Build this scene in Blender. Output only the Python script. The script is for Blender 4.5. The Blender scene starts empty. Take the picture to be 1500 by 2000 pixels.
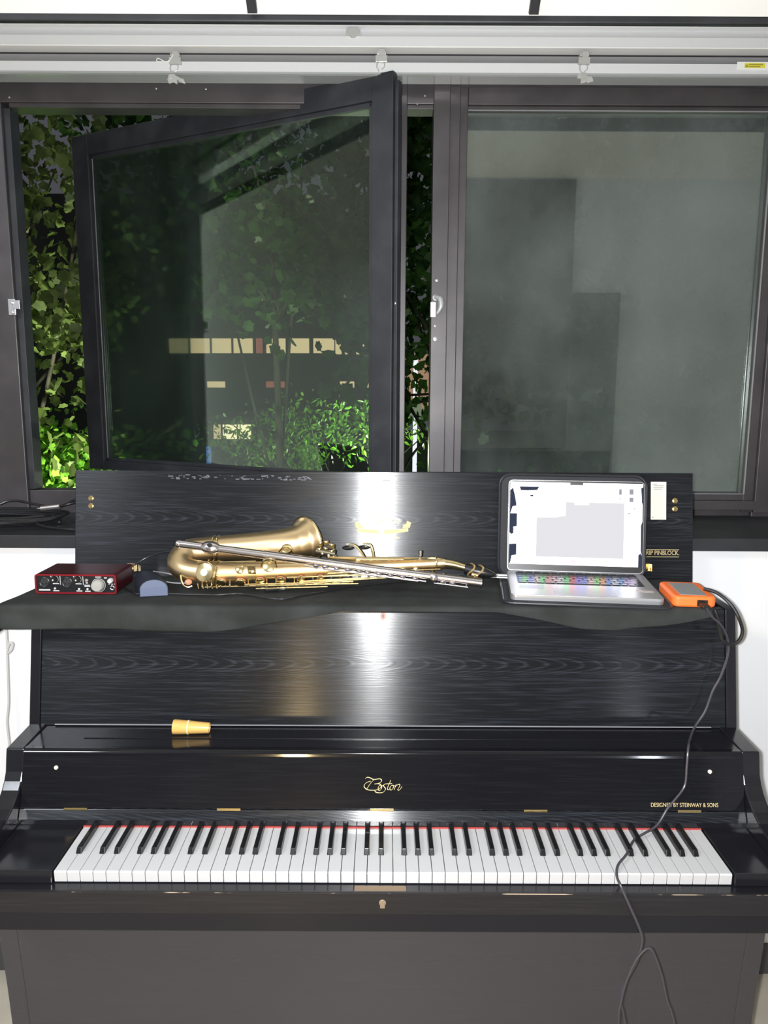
import bpy, bmesh, math, random
import numpy as np
from mathutils import Vector, Matrix
random.seed(7); rng = np.random.default_rng(7)
SC = bpy.context.scene; COL = SC.collection
PI = math.pi

# ------------------------------------------------------------------ camera
F = 1502.0; TH = math.radians(9.2); RO = math.radians(.27); CAM = Vector((0, -1.268, 1.605))
_r = Vector((1, 0, 0)); _u = Vector((0, math.sin(TH), math.cos(TH))); DV = Vector((0, math.cos(TH), -math.sin(TH)))
RV = _r*math.cos(RO) + _u*math.sin(RO); UV = _u*math.cos(RO) - _r*math.sin(RO)
cam = bpy.data.cameras.new('camera'); co = bpy.data.objects.new('camera', cam); COL.objects.link(co)
cam.sensor_fit = 'VERTICAL'; cam.sensor_height = 36; cam.lens = 36*F/2000; cam.clip_start = .02; cam.clip_end = 300
m = Matrix((RV, UV, -DV)).transposed().to_4x4(); m.translation = CAM; co.matrix_world = m
SC.camera = co
SC.view_settings.view_transform = 'Standard'; SC.view_settings.look = 'None'
SC.view_settings.gamma = 1; SC.view_settings.use_curve_mapping = False
SC.view_settings.exposure = 0.0

# ------------------------------------------------------------------ world and lights
w = bpy.data.worlds.new('night_sky'); SC.world = w; w.use_nodes = True
w.node_tree.nodes['Background'].inputs[0].default_value = (.50, .52, .60, 1)
w.node_tree.nodes['Background'].inputs[1].default_value = .13

def light(name, kind, loc, energy, col=(1, 1, 1), size=.05, aim=None, **kw):
    l = bpy.data.lights.new(name, kind); l.energy = energy; l.color = col
    if kind in ('POINT', 'SPOT'): l.shadow_soft_size = size
    if kind == 'AREA': l.size = size
    for k, v in kw.items(): setattr(l, k, v)
    o = bpy.data.objects.new(name, l); COL.objects.link(o); o.location = loc
    if aim is not None: o.rotation_euler = (Vector(aim) - Vector(loc)).to_track_quat('-Z', 'Y').to_euler()
    return o
flash = CAM + RV*-.034 + UV*.004 - DV*.004
light('phone_flash', 'SPOT', flash, 190, (.975, .985, 1.0), .012, aim=flash + DV, spot_size=math.radians(150), spot_blend=.9)
light('warm_room_lamp', 'POINT', (-.433, -2.15, .42), 30, (1, .74, .36), .05)
light('cold_room_lamp', 'POINT', (1.32, -2.15, .40), 9, (.85, .9, 1), .06)
light('room_fill_light', 'AREA', (-1.7, -1.6, 2.98), 75, (.86, .92, 1), .7, aim=(-.2, -1.9, 0))  # added unseen fill light for room ambience, not a known lamp
light('garden_lamp', 'SPOT', (-2.2, 2.3, -1.5), 4200, (.88, 1, .64), .12, aim=(-2.95, 5.0, .45), spot_size=math.radians(62), spot_blend=.7)
light('garden_lamp', 'POINT', (-2.9, 2.6, 3.6), 50, (.9, .95, .8), .15)
light('garden_lamp', 'POINT', (-.2, 10.5, .6), 420, (.88, 1, .70), .15)
light('garden_lamp', 'POINT', (2.6, 6.4, -.9), 200, (.85, 1, .7), .12)
light('garden_lamp', 'POINT', (4.2, 9.5, .2), 110, (.85, 1, .75), .15)

# ------------------------------------------------------------------ pixel rays onto real planes
def ray(px, py): return DV + RV*((px-750)/F) + UV*((1000-py)/F)
def at(px, py, Y):
    d = ray(px, py); return CAM + d*((Y-CAM.y)/d.y)
def atz(px, py, Z):
    d = ray(px, py); return CAM + d*((Z-CAM.z)/d.z)
def atp(px, py, p0, n):
    d = ray(px, py); return CAM + d*((Vector(p0)-CAM).dot(n)/d.dot(n))

# ------------------------------------------------------------------ materials
MATS = {}
def mat(name, col, rough=.5, metal=0, bump=None, vary=None, emit=None, spec=.5, coat=0, trans=0, alpha=1):
    """bump = (scale vector, strength, distance); vary = (scale vector, second colour, low, high)"""
    if name in MATS: return MATS[name]
    M = bpy.data.materials.new(name); M.use_nodes = True; nt = M.node_tree; N = nt.nodes; L = nt.links
    b = N['Principled BSDF']; b.inputs['Base Color'].default_value = (*col, 1)
    b.inputs['Roughness'].default_value = rough; b.inputs['Metallic'].default_value = metal
    b.inputs['Specular IOR Level'].default_value = spec
    b.inputs['Coat Weight'].default_value = coat; b.inputs['Transmission Weight'].default_value = trans
    if emit: b.inputs['Emission Color'].default_value = (*emit[0], 1); b.inputs['Emission Strength'].default_value = emit[1]
    def noise(scale, detail=4):
        g = N.new('ShaderNodeTexCoord'); mp = N.new('ShaderNodeMapping'); mp.inputs['Scale'].default_value = scale
        n = N.new('ShaderNodeTexNoise'); n.inputs['Scale'].default_value = 1; n.inputs['Detail'].default_value = detail
        L.new(g.outputs['Object'], mp.inputs[0]); L.new(mp.outputs[0], n.inputs[0]); return n
    if vary:
        n = noise(vary[0]); r = N.new('ShaderNodeValToRGB')
        r.color_ramp.elements[0].position = vary[2]; r.color_ramp.elements[1].position = vary[3]
        r.color_ramp.elements[0].color = (*col, 1); r.color_ramp.elements[1].color = (*vary[1], 1)
        L.new(n.outputs['Fac'], r.inputs[0]); L.new(r.outputs[0], b.inputs['Base Color'])
    if bump:
        n = noise(bump[0]); bp = N.new('ShaderNodeBump'); bp.inputs['Strength'].default_value = bump[1]; bp.inputs['Distance'].default_value = bump[2]
        L.new(n.outputs['Fac'], bp.inputs['Height']); L.new(bp.outputs[0], b.inputs['Normal'])
    MATS[name] = M; return M

def oak_black(name, base, grain, rough, bumps, bdist, coat=0, aniso=0):
    """black stained open-pored oak: long grain along x with cathedral figure"""
    M = bpy.data.materials.new(name); M.use_nodes = True; nt = M.node_tree; N = nt.nodes; L = nt.links
    b = N['Principled BSDF']; b.inputs['Roughness'].default_value = rough; b.inputs['Specular IOR Level'].default_value = .45; b.inputs["Coat Weight"].default_value = coat; b.inputs["Coat Roughness"].default_value = .30; b.inputs['Anisotropic'].default_value = aniso
    tv = N.new('ShaderNodeCombineXYZ'); tv.inputs[1].default_value = .18; tv.inputs[2].default_value = .98; L.new(tv.outputs[0], b.inputs['Tangent'])
    g = N.new('ShaderNodeTexCoord'); mp = N.new('ShaderNodeMapping'); mp.inputs['Scale'].default_value = (4, 26, 26)
    n = N.new('ShaderNodeTexNoise'); n.inputs['Scale'].default_value = 1; n.inputs['Detail'].default_value = 3
    L.new(g.outputs['Object'], mp.inputs[0]); L.new(mp.outputs[0], n.inputs[0])
    sp = N.new('ShaderNodeSeparateXYZ'); L.new(g.outputs['Object'], sp.inputs[0])
    def M_(op, x, y=None, z=None):
        q = N.new('ShaderNodeMath'); q.operation = op
        for k_, v_ in enumerate((x, y, z)):
            if v_ is None: continue
            if isinstance(v_, (int, float)): q.inputs[k_].default_value = v_
            else: L.new(v_, q.inputs[k_])
        return q.outputs[0]
    nz = M_('SUBTRACT', n.outputs['Fac'], .5)
    zz = M_('MULTIPLY_ADD', nz, .014, sp.outputs['Z'])
    dz_ = M_('PINGPONG', M_('SUBTRACT', zz, 1.015), .135)
    uu = M_('MULTIPLY_ADD', M_('MULTIPLY', dz_, dz_), 240, sp.outputs['X'])
    uu = M_('MULTIPLY_ADD', nz, .05, uu)
    wv_ = M_('POWER', M_('MULTIPLY_ADD', M_('SINE', M_('MULTIPLY', uu, 150)), .5, .5), 4)
    fade = M_('MAXIMUM', M_('MULTIPLY_ADD', dz_, -13, 1.0), .12)
    si = M_('MULTIPLY', wv_, fade)
    mp2 = N.new('ShaderNodeMapping'); mp2.inputs['Scale'].default_value = (9, 330, 330)
    n2 = N.new('ShaderNodeTexNoise'); n2.inputs['Scale'].default_value = 1; n2.inputs['Detail'].default_value = 2
    L.new(g.outputs['Object'], mp2.inputs[0]); L.new(mp2.outputs[0], n2.inputs[0])
    a = N.new('ShaderNodeMath'); a.operation = 'MULTIPLY_ADD'; L.new(si, a.inputs[0]); a.inputs[1].default_value = .26; L.new(n2.outputs['Fac'], a.inputs[2])
    r = N.new('ShaderNodeValToRGB'); r.color_ramp.elements[0].position = .50; r.color_ramp.elements[1].position = .90
    r.color_ramp.elements[0].color = (*base, 1); r.color_ramp.elements[1].color = (*grain, 1)
    L.new(a.outputs[0], r.inputs[0]); L.new(r.outputs[0], b.inputs['Base Color'])
    bp = N.new('ShaderNodeBump'); bp.inputs['Strength'].default_value = bumps; bp.inputs['Distance'].default_value = bdist
    L.new(a.outputs[0], bp.inputs['Height']); L.new(bp.outputs[0], b.inputs['Normal']); L.new(bp.outputs[0], b.inputs['Coat Normal'])
    MATS[name] = M; return M

WOOD = oak_black('black_oak_veneer', (.006, .007, .009), (.030, .034, .044), .22, .45, .0003, .15, .95)
WOODF = oak_black('black_polished_fallboard', (.006, .006, .008), (.011, .012, .015), .08, .06, .0001)
WOODL = oak_black('black_scuffed_lower_panel', (.046, .042, .048), (.053, .048, .055), .36, .12, .0003)
SCUFF = mat('scuffed_black_case', (.030, .028, .031), .36, bump=((60, 60, 60), .1, .001), vary=((7, 7, 7), (.040, .037, .040), .4, .7))
EDGE = mat('black_case_lacquer', (.010, .010, .013), .18, bump=((60, 60, 60), .08, .001))
CLOTH = mat('black_felt_cloth', (.020, .022, .021), .95, bump=((700, 700, 700), .5, .001), vary=((14, 14, 14), (.034, .037, .036), .35, .7), spec=.25)
IVORY = mat('white_key_plastic', (.50, .50, .505), .16)
EBONY = mat('black_key_plastic', (.009, .009, .010), .22, bump=((400, 30, 400), .1, .0005))
FELT = mat('red_felt', (.42, .06, .05), .9)
BRASS = mat('brass', (.86, .66, .30), .22, 1)
GOLDDECAL = mat('gold_decal', (.62, .50, .25), .6, .15)
CREAM = mat('cream_paper_label', (.72, .72, .64), .6)
INK = mat('grey_ink', (.22, .22, .22), .6)
WALL = mat('white_wall_paint', (.80, .81, .83), .7, bump=((90, 90, 90), .08, .002), vary=((1.3, 1.3, 1.3), (.74, .75, .78), .35, .7))
CEIL = mat('white_ceiling_board', (.84, .84, .80), .8, bump=((200, 200, 200), .1, .001))
FLOOR = mat('beige_floor_tile', (.50, .46, .38), .35, vary=((6, 6, 6), (.40, .37, .31), .3, .7))
FRAME = mat('dark_bronze_aluminium', (.052, .047, .050), .42, .25, bump=((300, 300, 300), .08, .001), vary=((9, 9, 9), (.075, .068, .072), .4, .7))
SASHM = mat('dusty_black_sash_paint', (.018, .019, .024), .55, bump=((120, 120, 120), .15, .001), vary=((12, 12, 12), (.034, .036, .042), .45, .75))
RAILM = mat('white_rail_aluminium', (.66, .67, .68), .32)
RAILG = mat('grey_rail_channel', (.30, .30, .31), .25, .3)
CLEAR = mat('clear_grey_plastic', (.62, .62, .60), .2, trans=.35)
SILLM = mat('black_sill_paint', (.016, .017, .020), .5, bump=((80, 80, 80), .12, .001), vary=((8, 8, 8), (.028, .029, .034), .4, .7))
BASE = mat('black_baseboard', (.05, .05, .055), .5)
STEEL = mat('brushed_steel', (.72, .72, .74), .25, 1)
SILVER = mat('silver_plate', (.66, .62, .64), .22, 1)
SAXG = mat('satin_gold_lacquer', (.76, .58, .34), .36, 1, bump=((40, 900, 900), .06, .0003))
SAXB = mat('bright_gold_lacquer', (.88, .72, .40), .2, 1)
PADM = mat('tan_leather_pad', (.55, .26, .14), .7)
PEARL = mat('mother_of_pearl', (.62, .74, .62), .15)
RUBBER = mat('black_rubber', (.008, .008, .009), .35)
CABLE = mat('black_cable_sheath', (.012, .012, .014), .3)
CABLEG = mat('dark_grey_cable_sheath', (.05, .045, .055), .35)
CORDW = mat('white_cord_sheath', (.50, .50, .50), .5)
RED = mat('dark_red_anodised_metal', (.055, .007, .012), .35, .4)
REDE = mat('red_bezel', (.24, .014, .022), .3, .3)
BLACKP = mat('black_plastic', (.012, .012, .013), .35)
GREYK = mat('grey_knob_plastic', (.36, .35, .32), .4)
WHITEP = mat('white_print', (.75, .75, .75), .5)
NAVY = mat('navy_leatherette', (.012, .014, .026), .55, bump=((500, 500, 500), .2, .0005))
SLATE = mat('slate_blue_end_panel', (.10, .125, .20), .55)
ALU = mat('laptop_aluminium', (.52, .52, .54), .33, .75)
KEYC = mat('laptop_key_plastic', (.012, .012, .014), .26)
NEO = mat('black_neoprene', (.013, .014, .018), .7, bump=((300, 300, 300), .2, .0005))
ORANGE = mat('orange_silicone_bumper', (.88, .17, .03), .5)
DRVG = mat('grey_drive_shell', (.36, .37, .38), .45, .4)
TAN = mat('tan_plastic', (.62, .38, .11), .28, coat=.3)
TANL = mat('pale_tan_plastic', (.80, .66, .42), .3)
SCREW = mat('screw_head_metal', (.70, .70, .70), .3, .8)
STICK = mat('yellow_warning_print', (.72, .66, .05), .5)
SWHITE = mat('white_sticker', (.82, .82, .80), .45)

def emis(name, col, s):
    M = bpy.data.materials.new(name); M.use_nodes = True; nt = M.node_tree; nt.nodes.clear()
    e = nt.nodes.new('ShaderNodeEmission'); e.inputs[0].default_value = (*col, 1); e.inputs[1].default_value = s
    o = nt.nodes.new('ShaderNodeOutputMaterial'); nt.links.new(e.outputs[0], o.inputs[0]); MATS[name] = M; return M

def glass(name, refl, dirt_lo, dirt_hi, tint=(.82, .88, .84), scale=(2.2, 2.2, 1.1), dcol=(.42, .47, .46)):
    """window glass: see-through, mirror-like reflection, and a film of dirt that catches light"""
    M = bpy.data.materials.new(name); M.use_nodes = True; nt = M.node_tree; N = nt.nodes; L = nt.links; N.clear()
    t = N.new('ShaderNodeBsdfTransparent'); t.inputs[0].default_value = (*tint, 1)
    gl = N.new('ShaderNodeBsdfGlossy'); gl.inputs['Roughness'].default_value = .02; gl.inputs[0].default_value = (.9, 1, .95, 1)
    lw = N.new('ShaderNodeFresnel'); lw.inputs[0].default_value = 1.5
    mu = N.new('ShaderNodeMath'); mu.operation = 'MULTIPLY_ADD'; mu.inputs[1].default_value = .9; mu.inputs[2].default_value = refl
    L.new(lw.outputs[0], mu.inputs[0])
    mx = N.new('ShaderNodeMixShader'); L.new(mu.outputs[0], mx.inputs[0]); L.new(t.outputs[0], mx.inputs[1]); L.new(gl.outputs[0], mx.inputs[2])
    di = N.new('ShaderNodeBsdfDiffuse'); di.inputs[0].default_value = (*dcol, 1)
    g = N.new('ShaderNodeTexCoord'); mp = N.new('ShaderNodeMapping'); mp.inputs['Scale'].default_value = scale
    n = N.new('ShaderNodeTexNoise'); n.inputs['Scale'].default_value = 1; n.inputs['Detail'].default_value = 5; n.inputs['Roughness'].default_value = .6
    L.new(g.outputs['Object'], mp.inputs[0]); L.new(mp.outputs[0], n.inputs[0])
    r = N.new('ShaderNodeMapRange'); r.inputs['From Min'].default_value = .35; r.inputs['From Max'].default_value = .68
    r.inputs['To Min'].default_value = dirt_lo; r.inputs['To Max'].default_value = dirt_hi; L.new(n.outputs['Fac'], r.inputs['Value'])
    m2 = N.new('ShaderNodeMixShader'); L.new(r.outputs[0], m2.inputs[0]); L.new(mx.outputs[0], m2.inputs[1]); L.new(di.outputs[0], m2.inputs[2])
    o = N.new('ShaderNodeOutputMaterial'); L.new(m2.outputs[0], o.inputs[0]); MATS[name] = M; return M
GLASS1 = glass('sash_glass', .02, .004, .02)
GLASS2 = glass('grimy_window_glass', .21, .010, .24, tint=(.52, .56, .53), scale=(1.1, 1.1, .8))

# ------------------------------------------------------------------ mesh builder
def catmull(pts, n=8):
    P = [Vector(p) for p in pts]
    if len(P) < 3: return P
    out = []
    for i in range(len(P)-1):
        p0 = P[max(i-1, 0)]; p1 = P[i]; p2 = P[i+1]; p3 = P[min(i+2, len(P)-1)]
        for k in range(n):
            t = k/n; out.append(.5*((2*p1) + (p2-p0)*t + (2*p0-5*p1+4*p2-p3)*t*t + (3*p1-p0-3*p2+p3)*t**3))
    out.append(P[-1]); return out
def lerp_list(v, m):
    x = np.linspace(0, len(v)-1, m); return list(np.interp(x, range(len(v)), v))

class MB:
    def __init__(s): s.v = []; s.f = []
    def add(s, vs, fs):
        o = len(s.v); s.v += [Vector(p) for p in vs]; s.f += [tuple(i+o for i in q) for q in fs]; return s
    def box(s, x0, x1, y0, y1, z0, z1, M=None):
        vs = [Vector((x, y, z)) for x in (x0, x1) for y in (y0, y1) for z in (z0, z1)]
        if M is not None: vs = [M @ p for p in vs]
        return s.add(vs, [(0, 1, 3, 2), (4, 6, 7, 5), (0, 4, 5, 1), (2, 3, 7, 6), (0, 2, 6, 4), (1, 5, 7, 3)])
    def obox(s, c, ax, ay, az, hx, hy, hz):
        c = Vector(c); ax, ay, az = [Vector(a).normalized() for a in (ax, ay, az)]
        vs = [c + ax*x*hx + ay*y*hy + az*z*hz for x in (-1, 1) for y in (-1, 1) for z in (-1, 1)]
        return s.add(vs, [(0, 1, 3, 2), (4, 6, 7, 5), (0, 4, 5, 1), (2, 3, 7, 6), (0, 2, 6, 4), (1, 5, 7, 3)])
    def prism(s, prof, x0, x1, axis='x', M=None):
        """prof: 2D points; axis x -> (y,z), y -> (x,z), z -> (x,y)"""
        n = len(prof); vs = []
        for a in (x0, x1):
            for p in prof:
                q = {'x': (a, p[0], p[1]), 'y': (p[0], a, p[1]), 'z': (p[0], p[1], a)}[axis]
                q = Vector(q); vs.append(M @ q if M is not None else q)
        fs = [tuple(range(n))[::-1], tuple(range(n, 2*n))] + [(i, (i+1) % n, n+(i+1) % n, n+i) for i in range(n)]
        return s.add(vs, fs)
    def tube(s, pts, r, n=8, cap=True, closed=False):
        P = [Vector(p) for p in pts]; m_ = len(P)
        R = lerp_list(list(r), m_) if hasattr(r, '__len__') else [r]*m_
        T = []
        for i in range(m_):
            a = P[(i-1) % m_] if (closed or i > 0) else P[i]; b = P[(i+1) % m_] if (closed or i < m_-1) else P[i]
            t = (b-a); T.append(t.normalized() if t.length > 1e-9 else Vector((1, 0, 0)))
        ref = Vector((0, 0, 1)) if abs(T[0].z) < .9 else Vector((0, 1, 0))
        N0 = (ref - T[0]*ref.dot(T[0])).normalized(); vs = []
        for i in range(m_):
            N0 = (N0 - T[i]*N0.dot(T[i])); N0 = N0.normalized() if N0.length > 1e-6 else Vector((0, 0, 1)); B = T[i].cross(N0)
            for k in range(n):
                a = 2*PI*k/n; vs.append(P[i] + (N0*math.cos(a) + B*math.sin(a))*R[i])
        fs = []
        for i in range(m_ if closed else m_-1):
            j = (i+1) % m_
            for k in range(n): fs.append((i*n+k, i*n+(k+1) % n, j*n+(k+1) % n, j*n+k))
        if cap and not closed: fs += [tuple(range(n))[::-1], tuple(range((m_-1)*n, m_*n))]
        return s.add(vs, fs)
    def lathe(s, prof, origin, axis, n=24, cap=True):
        """prof: (distance along axis, radius)"""
        o = Vector(origin); A = Vector(axis).normalized(); ref = Vector((0, 0, 1)) if abs(A.z) < .9 else Vector((0, 1, 0))
        N0 = (ref - A*ref.dot(A)).normalized(); B = A.cross(N0); vs = []
        for d, r in prof:
            for k in range(n):
                a = 2*PI*k/n; vs.append(o + A*d + (N0*math.cos(a) + B*math.sin(a))*max(r, 1e-5))
        m_ = len(prof)
        fs = [(i*n+k, i*n+(k+1) % n, (i+1)*n+(k+1) % n, (i+1)*n+k) for i in range(m_-1) for k in range(n)]
        if cap: fs += [tuple(range(n))[::-1], tuple(range((m_-1)*n, m_*n))]
        return s.add(vs, fs)
    def sphere(s, c, r, n=10, sq=(1, 1, 1)):
        c = Vector(c); vs = []; fs = []
        for i in range(n//2+1):
            t = PI*i/(n//2)
            for k in range(n):
                a = 2*PI*k/n; vs.append(c + Vector((math.sin(t)*math.cos(a)*sq[0], math.sin(t)*math.sin(a)*sq[1], math.cos(t)*sq[2]))*r)
        for i in range(n//2):
            for k in range(n): fs.append((i*n+k, i*n+(k+1) % n, (i+1)*n+(k+1) % n, (i+1)*n+k))
        return s.add(vs, fs)
    def build(s, name, material, parent=None, bevel=0, smooth=False, local=False, label=None, seg=2, sub=0, origin=None):
        me = bpy.data.meshes.new(name); o = bpy.data.objects.new(name, me); COL.objects.link(o)
        base = Vector((0, 0, 0))
        if parent is not None:
            o.parent = parent
            if not local:
                q = parent
                while q is not None: base += q.location; q = q.parent
        elif not local:
            if origin is not None: base = Vector(origin)
            else:
                xs = [p.x for p in s.v]; ys = [p.y for p in s.v]; zs = [p.z for p in s.v]
                base = Vector(((min(xs)+max(xs))/2, (min(ys)+max(ys))/2, min(zs)))
            o.location = base
        me.from_pydata([tuple(p - base) for p in s.v], [], s.f)
        bm = bmesh.new(); bm.from_mesh(me); bmesh.ops.recalc_face_normals(bm, faces=bm.faces); bm.to_mesh(me); bm.free()
        me.materials.append(material)
        if smooth:
            for p in me.polygons: p.use_smooth = True
            me.set_sharp_from_angle(angle=math.radians(40))
        if bevel:
            b = o.modifiers.new('bevel', 'BEVEL'); b.width = bevel; b.segments = seg; b.limit_method = 'ANGLE'
        if sub:
            b = o.modifiers.new('sub', 'SUBSURF'); b.levels = sub; b.render_levels = sub
        if label: o['label'] = label
        return o

def tag(o, label=None, cat=None, group=None, kind=None):
    if label: o['label'] = label
    if cat: o['category'] = cat
    if group: o['group'] = group
    if kind: o['kind'] = kind
    return o
def empty(name, loc=(0, 0, 0), rz=0, parent=None):
    o = bpy.data.objects.new(name, None); COL.objects.link(o); o.location = loc; o.rotation_euler.z = rz
    if parent: o.parent = parent
    o.empty_display_size = .05
    return o
def box(name, M, x0, x1, y0, y1, z0, z1, parent=None, bevel=0, **k):
    return MB().box(x0, x1, y0, y1, z0, z1).build(name, M, parent, bevel, **k)
def struct(o): o['kind'] = 'structure'; return o

def ribbon(mb, pts, width, nrm, ang=45, thick=.0003, var=.7):
    """flat calligraphic stroke lying on a surface with normal nrm"""
    P = catmull(pts, 7); nrm = Vector(nrm).normalized(); n = len(P); L = []; Rr = []
    ux = Vector((1, 0, 0)); uy = nrm.cross(ux)
    for i in range(n):
        t = (P[min(i+1, n-1)] - P[max(i-1, 0)]).normalized(); sd = t.cross(nrm).normalized()
        a = math.atan2(t.dot(uy), t.dot(ux)); ww = width*((1-var) + var*abs(math.sin(a - math.radians(ang))))
        L.append(P[i] + sd*ww/2 + nrm*thick); Rr.append(P[i] - sd*ww/2 + nrm*thick)
    mb.add(L + Rr, [(i, i+1, n+i+1, n+i) for i in range(n-1)]); return mb

def lettering(text, size, material, parent, origin, ux, uy, name='lettering', align='CENTER', label=None, thick=.0003, squeeze=1.0):
    cu = bpy.data.curves.new('t', 'FONT'); cu.body = text; cu.size = size; cu.align_x = align; cu.fill_mode = 'FRONT'
    t = bpy.data.objects.new('t', cu); COL.objects.link(t); bpy.context.view_layer.update()
    me0 = bpy.data.meshes.new_from_object(t.evaluated_get(bpy.context.evaluated_depsgraph_get()))
    vs = [v.co.copy() for v in me0.vertices]; fs = [tuple(p.vertices) for p in me0.polygons]
    bpy.data.objects.remove(t); bpy.data.curves.remove(cu); bpy.data.meshes.remove(me0)
    ux = Vector(ux).normalized(); uy = Vector(uy).normalized(); nz = ux.cross(uy); O = Vector(origin)
    mb = MB().add([O + ux*v.x*squeeze + uy*v.y + nz*thick for v in vs], fs)
    return mb.build(name, material, parent, label=label)

# ================================================================== STRUCTURE
struct(box('floor', FLOOR, -2.6, 2.6, -2.42, .66, -.05, 0))
struct(box('wall_left', WALL, -2.7, -2.6, -2.42, 1.05, 0, 3.2))
struct(box('wall_right', WALL, 2.6, 2.7, -2.42, 1.05, 0, 3.2))
struct(box('wall_back', WALL, -2.7, 2.7, -2.5, -2.42, 0, 3.2))
wf = MB(); wf.box(-2.6, 2.6, .65, 1.05, 0, 1.203); wf.box(-2.6, 2.6, 1.0, 1.05, 2.56, 3.2)
struct(wf.build('wall_front', WALL))
cl = MB()
cl.prism([(.603, 2.4255), (.603, 2.50), (.02, 3.083), (-2.5, 3.08), (-2.5, 3.04), (-.012, 3.04)], -2.6, 2.6); cl.box(-2.6, 2.6, .603, 1.0, 2.56, 2.60)
struct(cl.build('ceiling', CEIL))
# black battens running down the sloped ceiling
for x in (-.920, -.297, .3265, .95):
    s2 = math.sqrt(.5)
    mb = MB(); mb.obox((x, .3155-.004, 2.7125-.004), (1, 0, 0), (0, -s2, s2), (0, -s2, -s2), .0105, .40, .006)
    struct(mb.build('trim_1', SILLM))
struct(box('trim_2', SILLM, -2.6, 1.245, .604, .618, 2.4105, 2.452, bevel=.004))
struct(box('trim_3', SILLM, -2.6, 2.6, .96, 1.0, 2.42, 2.60))
struct(box('facade_skin', mat('dark_brick_render', (.014, .013, .012), .9), -6, -1.1, 1.05, 1.08, -1.8, 3.6)).name = 'wall_outside'
struct(box('baseboard_front', BASE, -2.6, 2.6, .638, .65, 0, .088, bevel=.002))
sl = MB(); sl.box(-2.6, 2.6, .62, .97, 1.203, 1.236); struct(sl.build('trim_4', SILLM, bevel=.002, label=None))
# behind the camera: dark door and cupboard reflected faintly in the glass
struct(box('door_1', mat('dark_door_paint', (.16, .17, .17), .5), 1.32, 1.66, -2.42, -2.38, 0, 2.27, bevel=.003))
struct(box('wall_panel_back', mat('brown_grey_panel', (.07, .07, .065), .8, vary=((1.1, 1.1, 1.1), (.26, .26, .25), .35, .65)), -2.6, 1.32, -2.42, -2.40, 0, 3.03)).name = 'trim_5'

# ---- window_1: outer frame
w1 = struct(empty('window_1', (0, .97, 1.236)))
YF0, YF1 = .955, 1.03
box('head', FRAME, -2.6, 2.6, YF0, YF1, 2.360, 2.50, w1, .002)
box('head_fillet', FRAME, -1.02, .135, YF0+.006, YF1-.01, 2.349, 2.360, w1, .001, label='thin pale lip under the window head')
box('stile', FRAME, -2.6, -1.040, YF0, YF1, 1.236, 2.36, w1, .002)
box('stile', FRAME, 1.075, 2.6, YF0, YF1, 1.236, 2.36, w1, .002)
box('stop_bead', SASHM, -1.040, -1.022, YF0+.012, YF1-.01, 1.306, 2.349, w1, .001)
box('bottom_rail', FRAME, -1.04, 1.075, YF0+.012, YF1, 1.236, 1.303, w1, .002)
mu_ = MB(); mu_.box(.034, .058, YF0-.01, YF1, 1.303, 2.42); mu_.box(.022, .034, YF0+.02, YF1, 1.303, 2.36)
mu_.build('mullion', FRAME, w1, .002)
# stay bracket on the left stile
hb = MB(); p = at(27, 600, .955)
hb.box(p.x-.012, p.x+.008, .947, .955, p.z-.022, p.z+.022); hb.box(p.x+.002, p.x+.022, .943, .950, p.z-.006, p.z+.018)
hb.tube([p+Vector((0, -.010, .012)), p+Vector((0, -.018, .012))], .005, 10); hb.tube([p+Vector((0, -.010, -.014)), p+Vector((0, -.016, -.014))], .004, 10)
hb.build('latch_keeper', STEEL, w1, .001, label='small steel keeper screwed to the left frame')
sc = MB()
for q in [(830, 187), (815, 203), (402, 174), (305, 173), (690, 96), (18, 190)]:
    p = at(q[0], q[1], .9545); sc.sphere(p, .0028, 8, (1, .5, 1))
sc.build('paint_fleck', SCREW, w1)

# ---- window_2: closed sash on the right
w2 = struct(empty('window_2', (.6, .97, 1.30)))
sf = MB()
XL0, XL1, XR0, XR1 = .128, .2215, 1.0465, 1.075; ZB0, ZB1, ZT0, ZT1 = 1.285, 1.304, 2.343, 2.400
sf.box(XL0, .172, .930, .995, 1.25, ZT1); sf.box(.172, .200, .942, .995, 1.25, ZT1); sf.box(.200, XL1, .950, .995, ZB0, ZT1)
sf.box(XL1, XR0, .942, .995, ZT0+.012, ZT1); sf.box(XL1, XR0, .952, .995, ZT0, ZT0+.012)
sf.box(XR0, 1.0755, .952, .995, 1.25, ZT1); sf.box(1.0755, 1.12, .940, .995, 1.25, ZT1)
sf.box(XL1, XR0, .950, .995, ZB0, ZB1); sf.box(XL1, 1.0755, .936, .995, 1.258, ZB0)
sf.build('sash_frame', FRAME, w2, .0015)
MB().box(XL1-.004, XR0+.004, .972, .977, ZB1-.004, ZT0+.004).build('glass_pane', GLASS2, w2)
gk = MB(); gk.box(XL1, XR0, .948, .952, ZT0-.0015, ZT0+.001); gk.box(XR0-.0022, XR0+.001, .948, .952, ZB1, ZT0); gk.box(XL1, XR0, .948, .952, ZB1-.001, ZB1+.0012)
gk.build('glazing_bead', RAILG, w2)
lt = MB(); p = at(852, 598, .930)
arc = catmull([p+Vector((-.004, -.004, .024)), p+Vector((.010, -.010, .018)), p+Vector((.012, -.014, -.002)), p+Vector((.002, -.012, -.022))], 6)
lt.tube(arc, [.006, .009, .008, .004], 10); lt.lathe([(0, .010), (.006, .009), (.008, .005)], p+Vector((-.002, 0, .022)), (0, -1, 0), 14)
lt.box(p.x-.016, p.x-.002, .920, .930, p.z-.030, p.z+.010)
lt.build('latch', mat('worn_grey_metal', (.42, .43, .44), .45, .4), w2, smooth=True, label='worn white metal cam latch')
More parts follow.
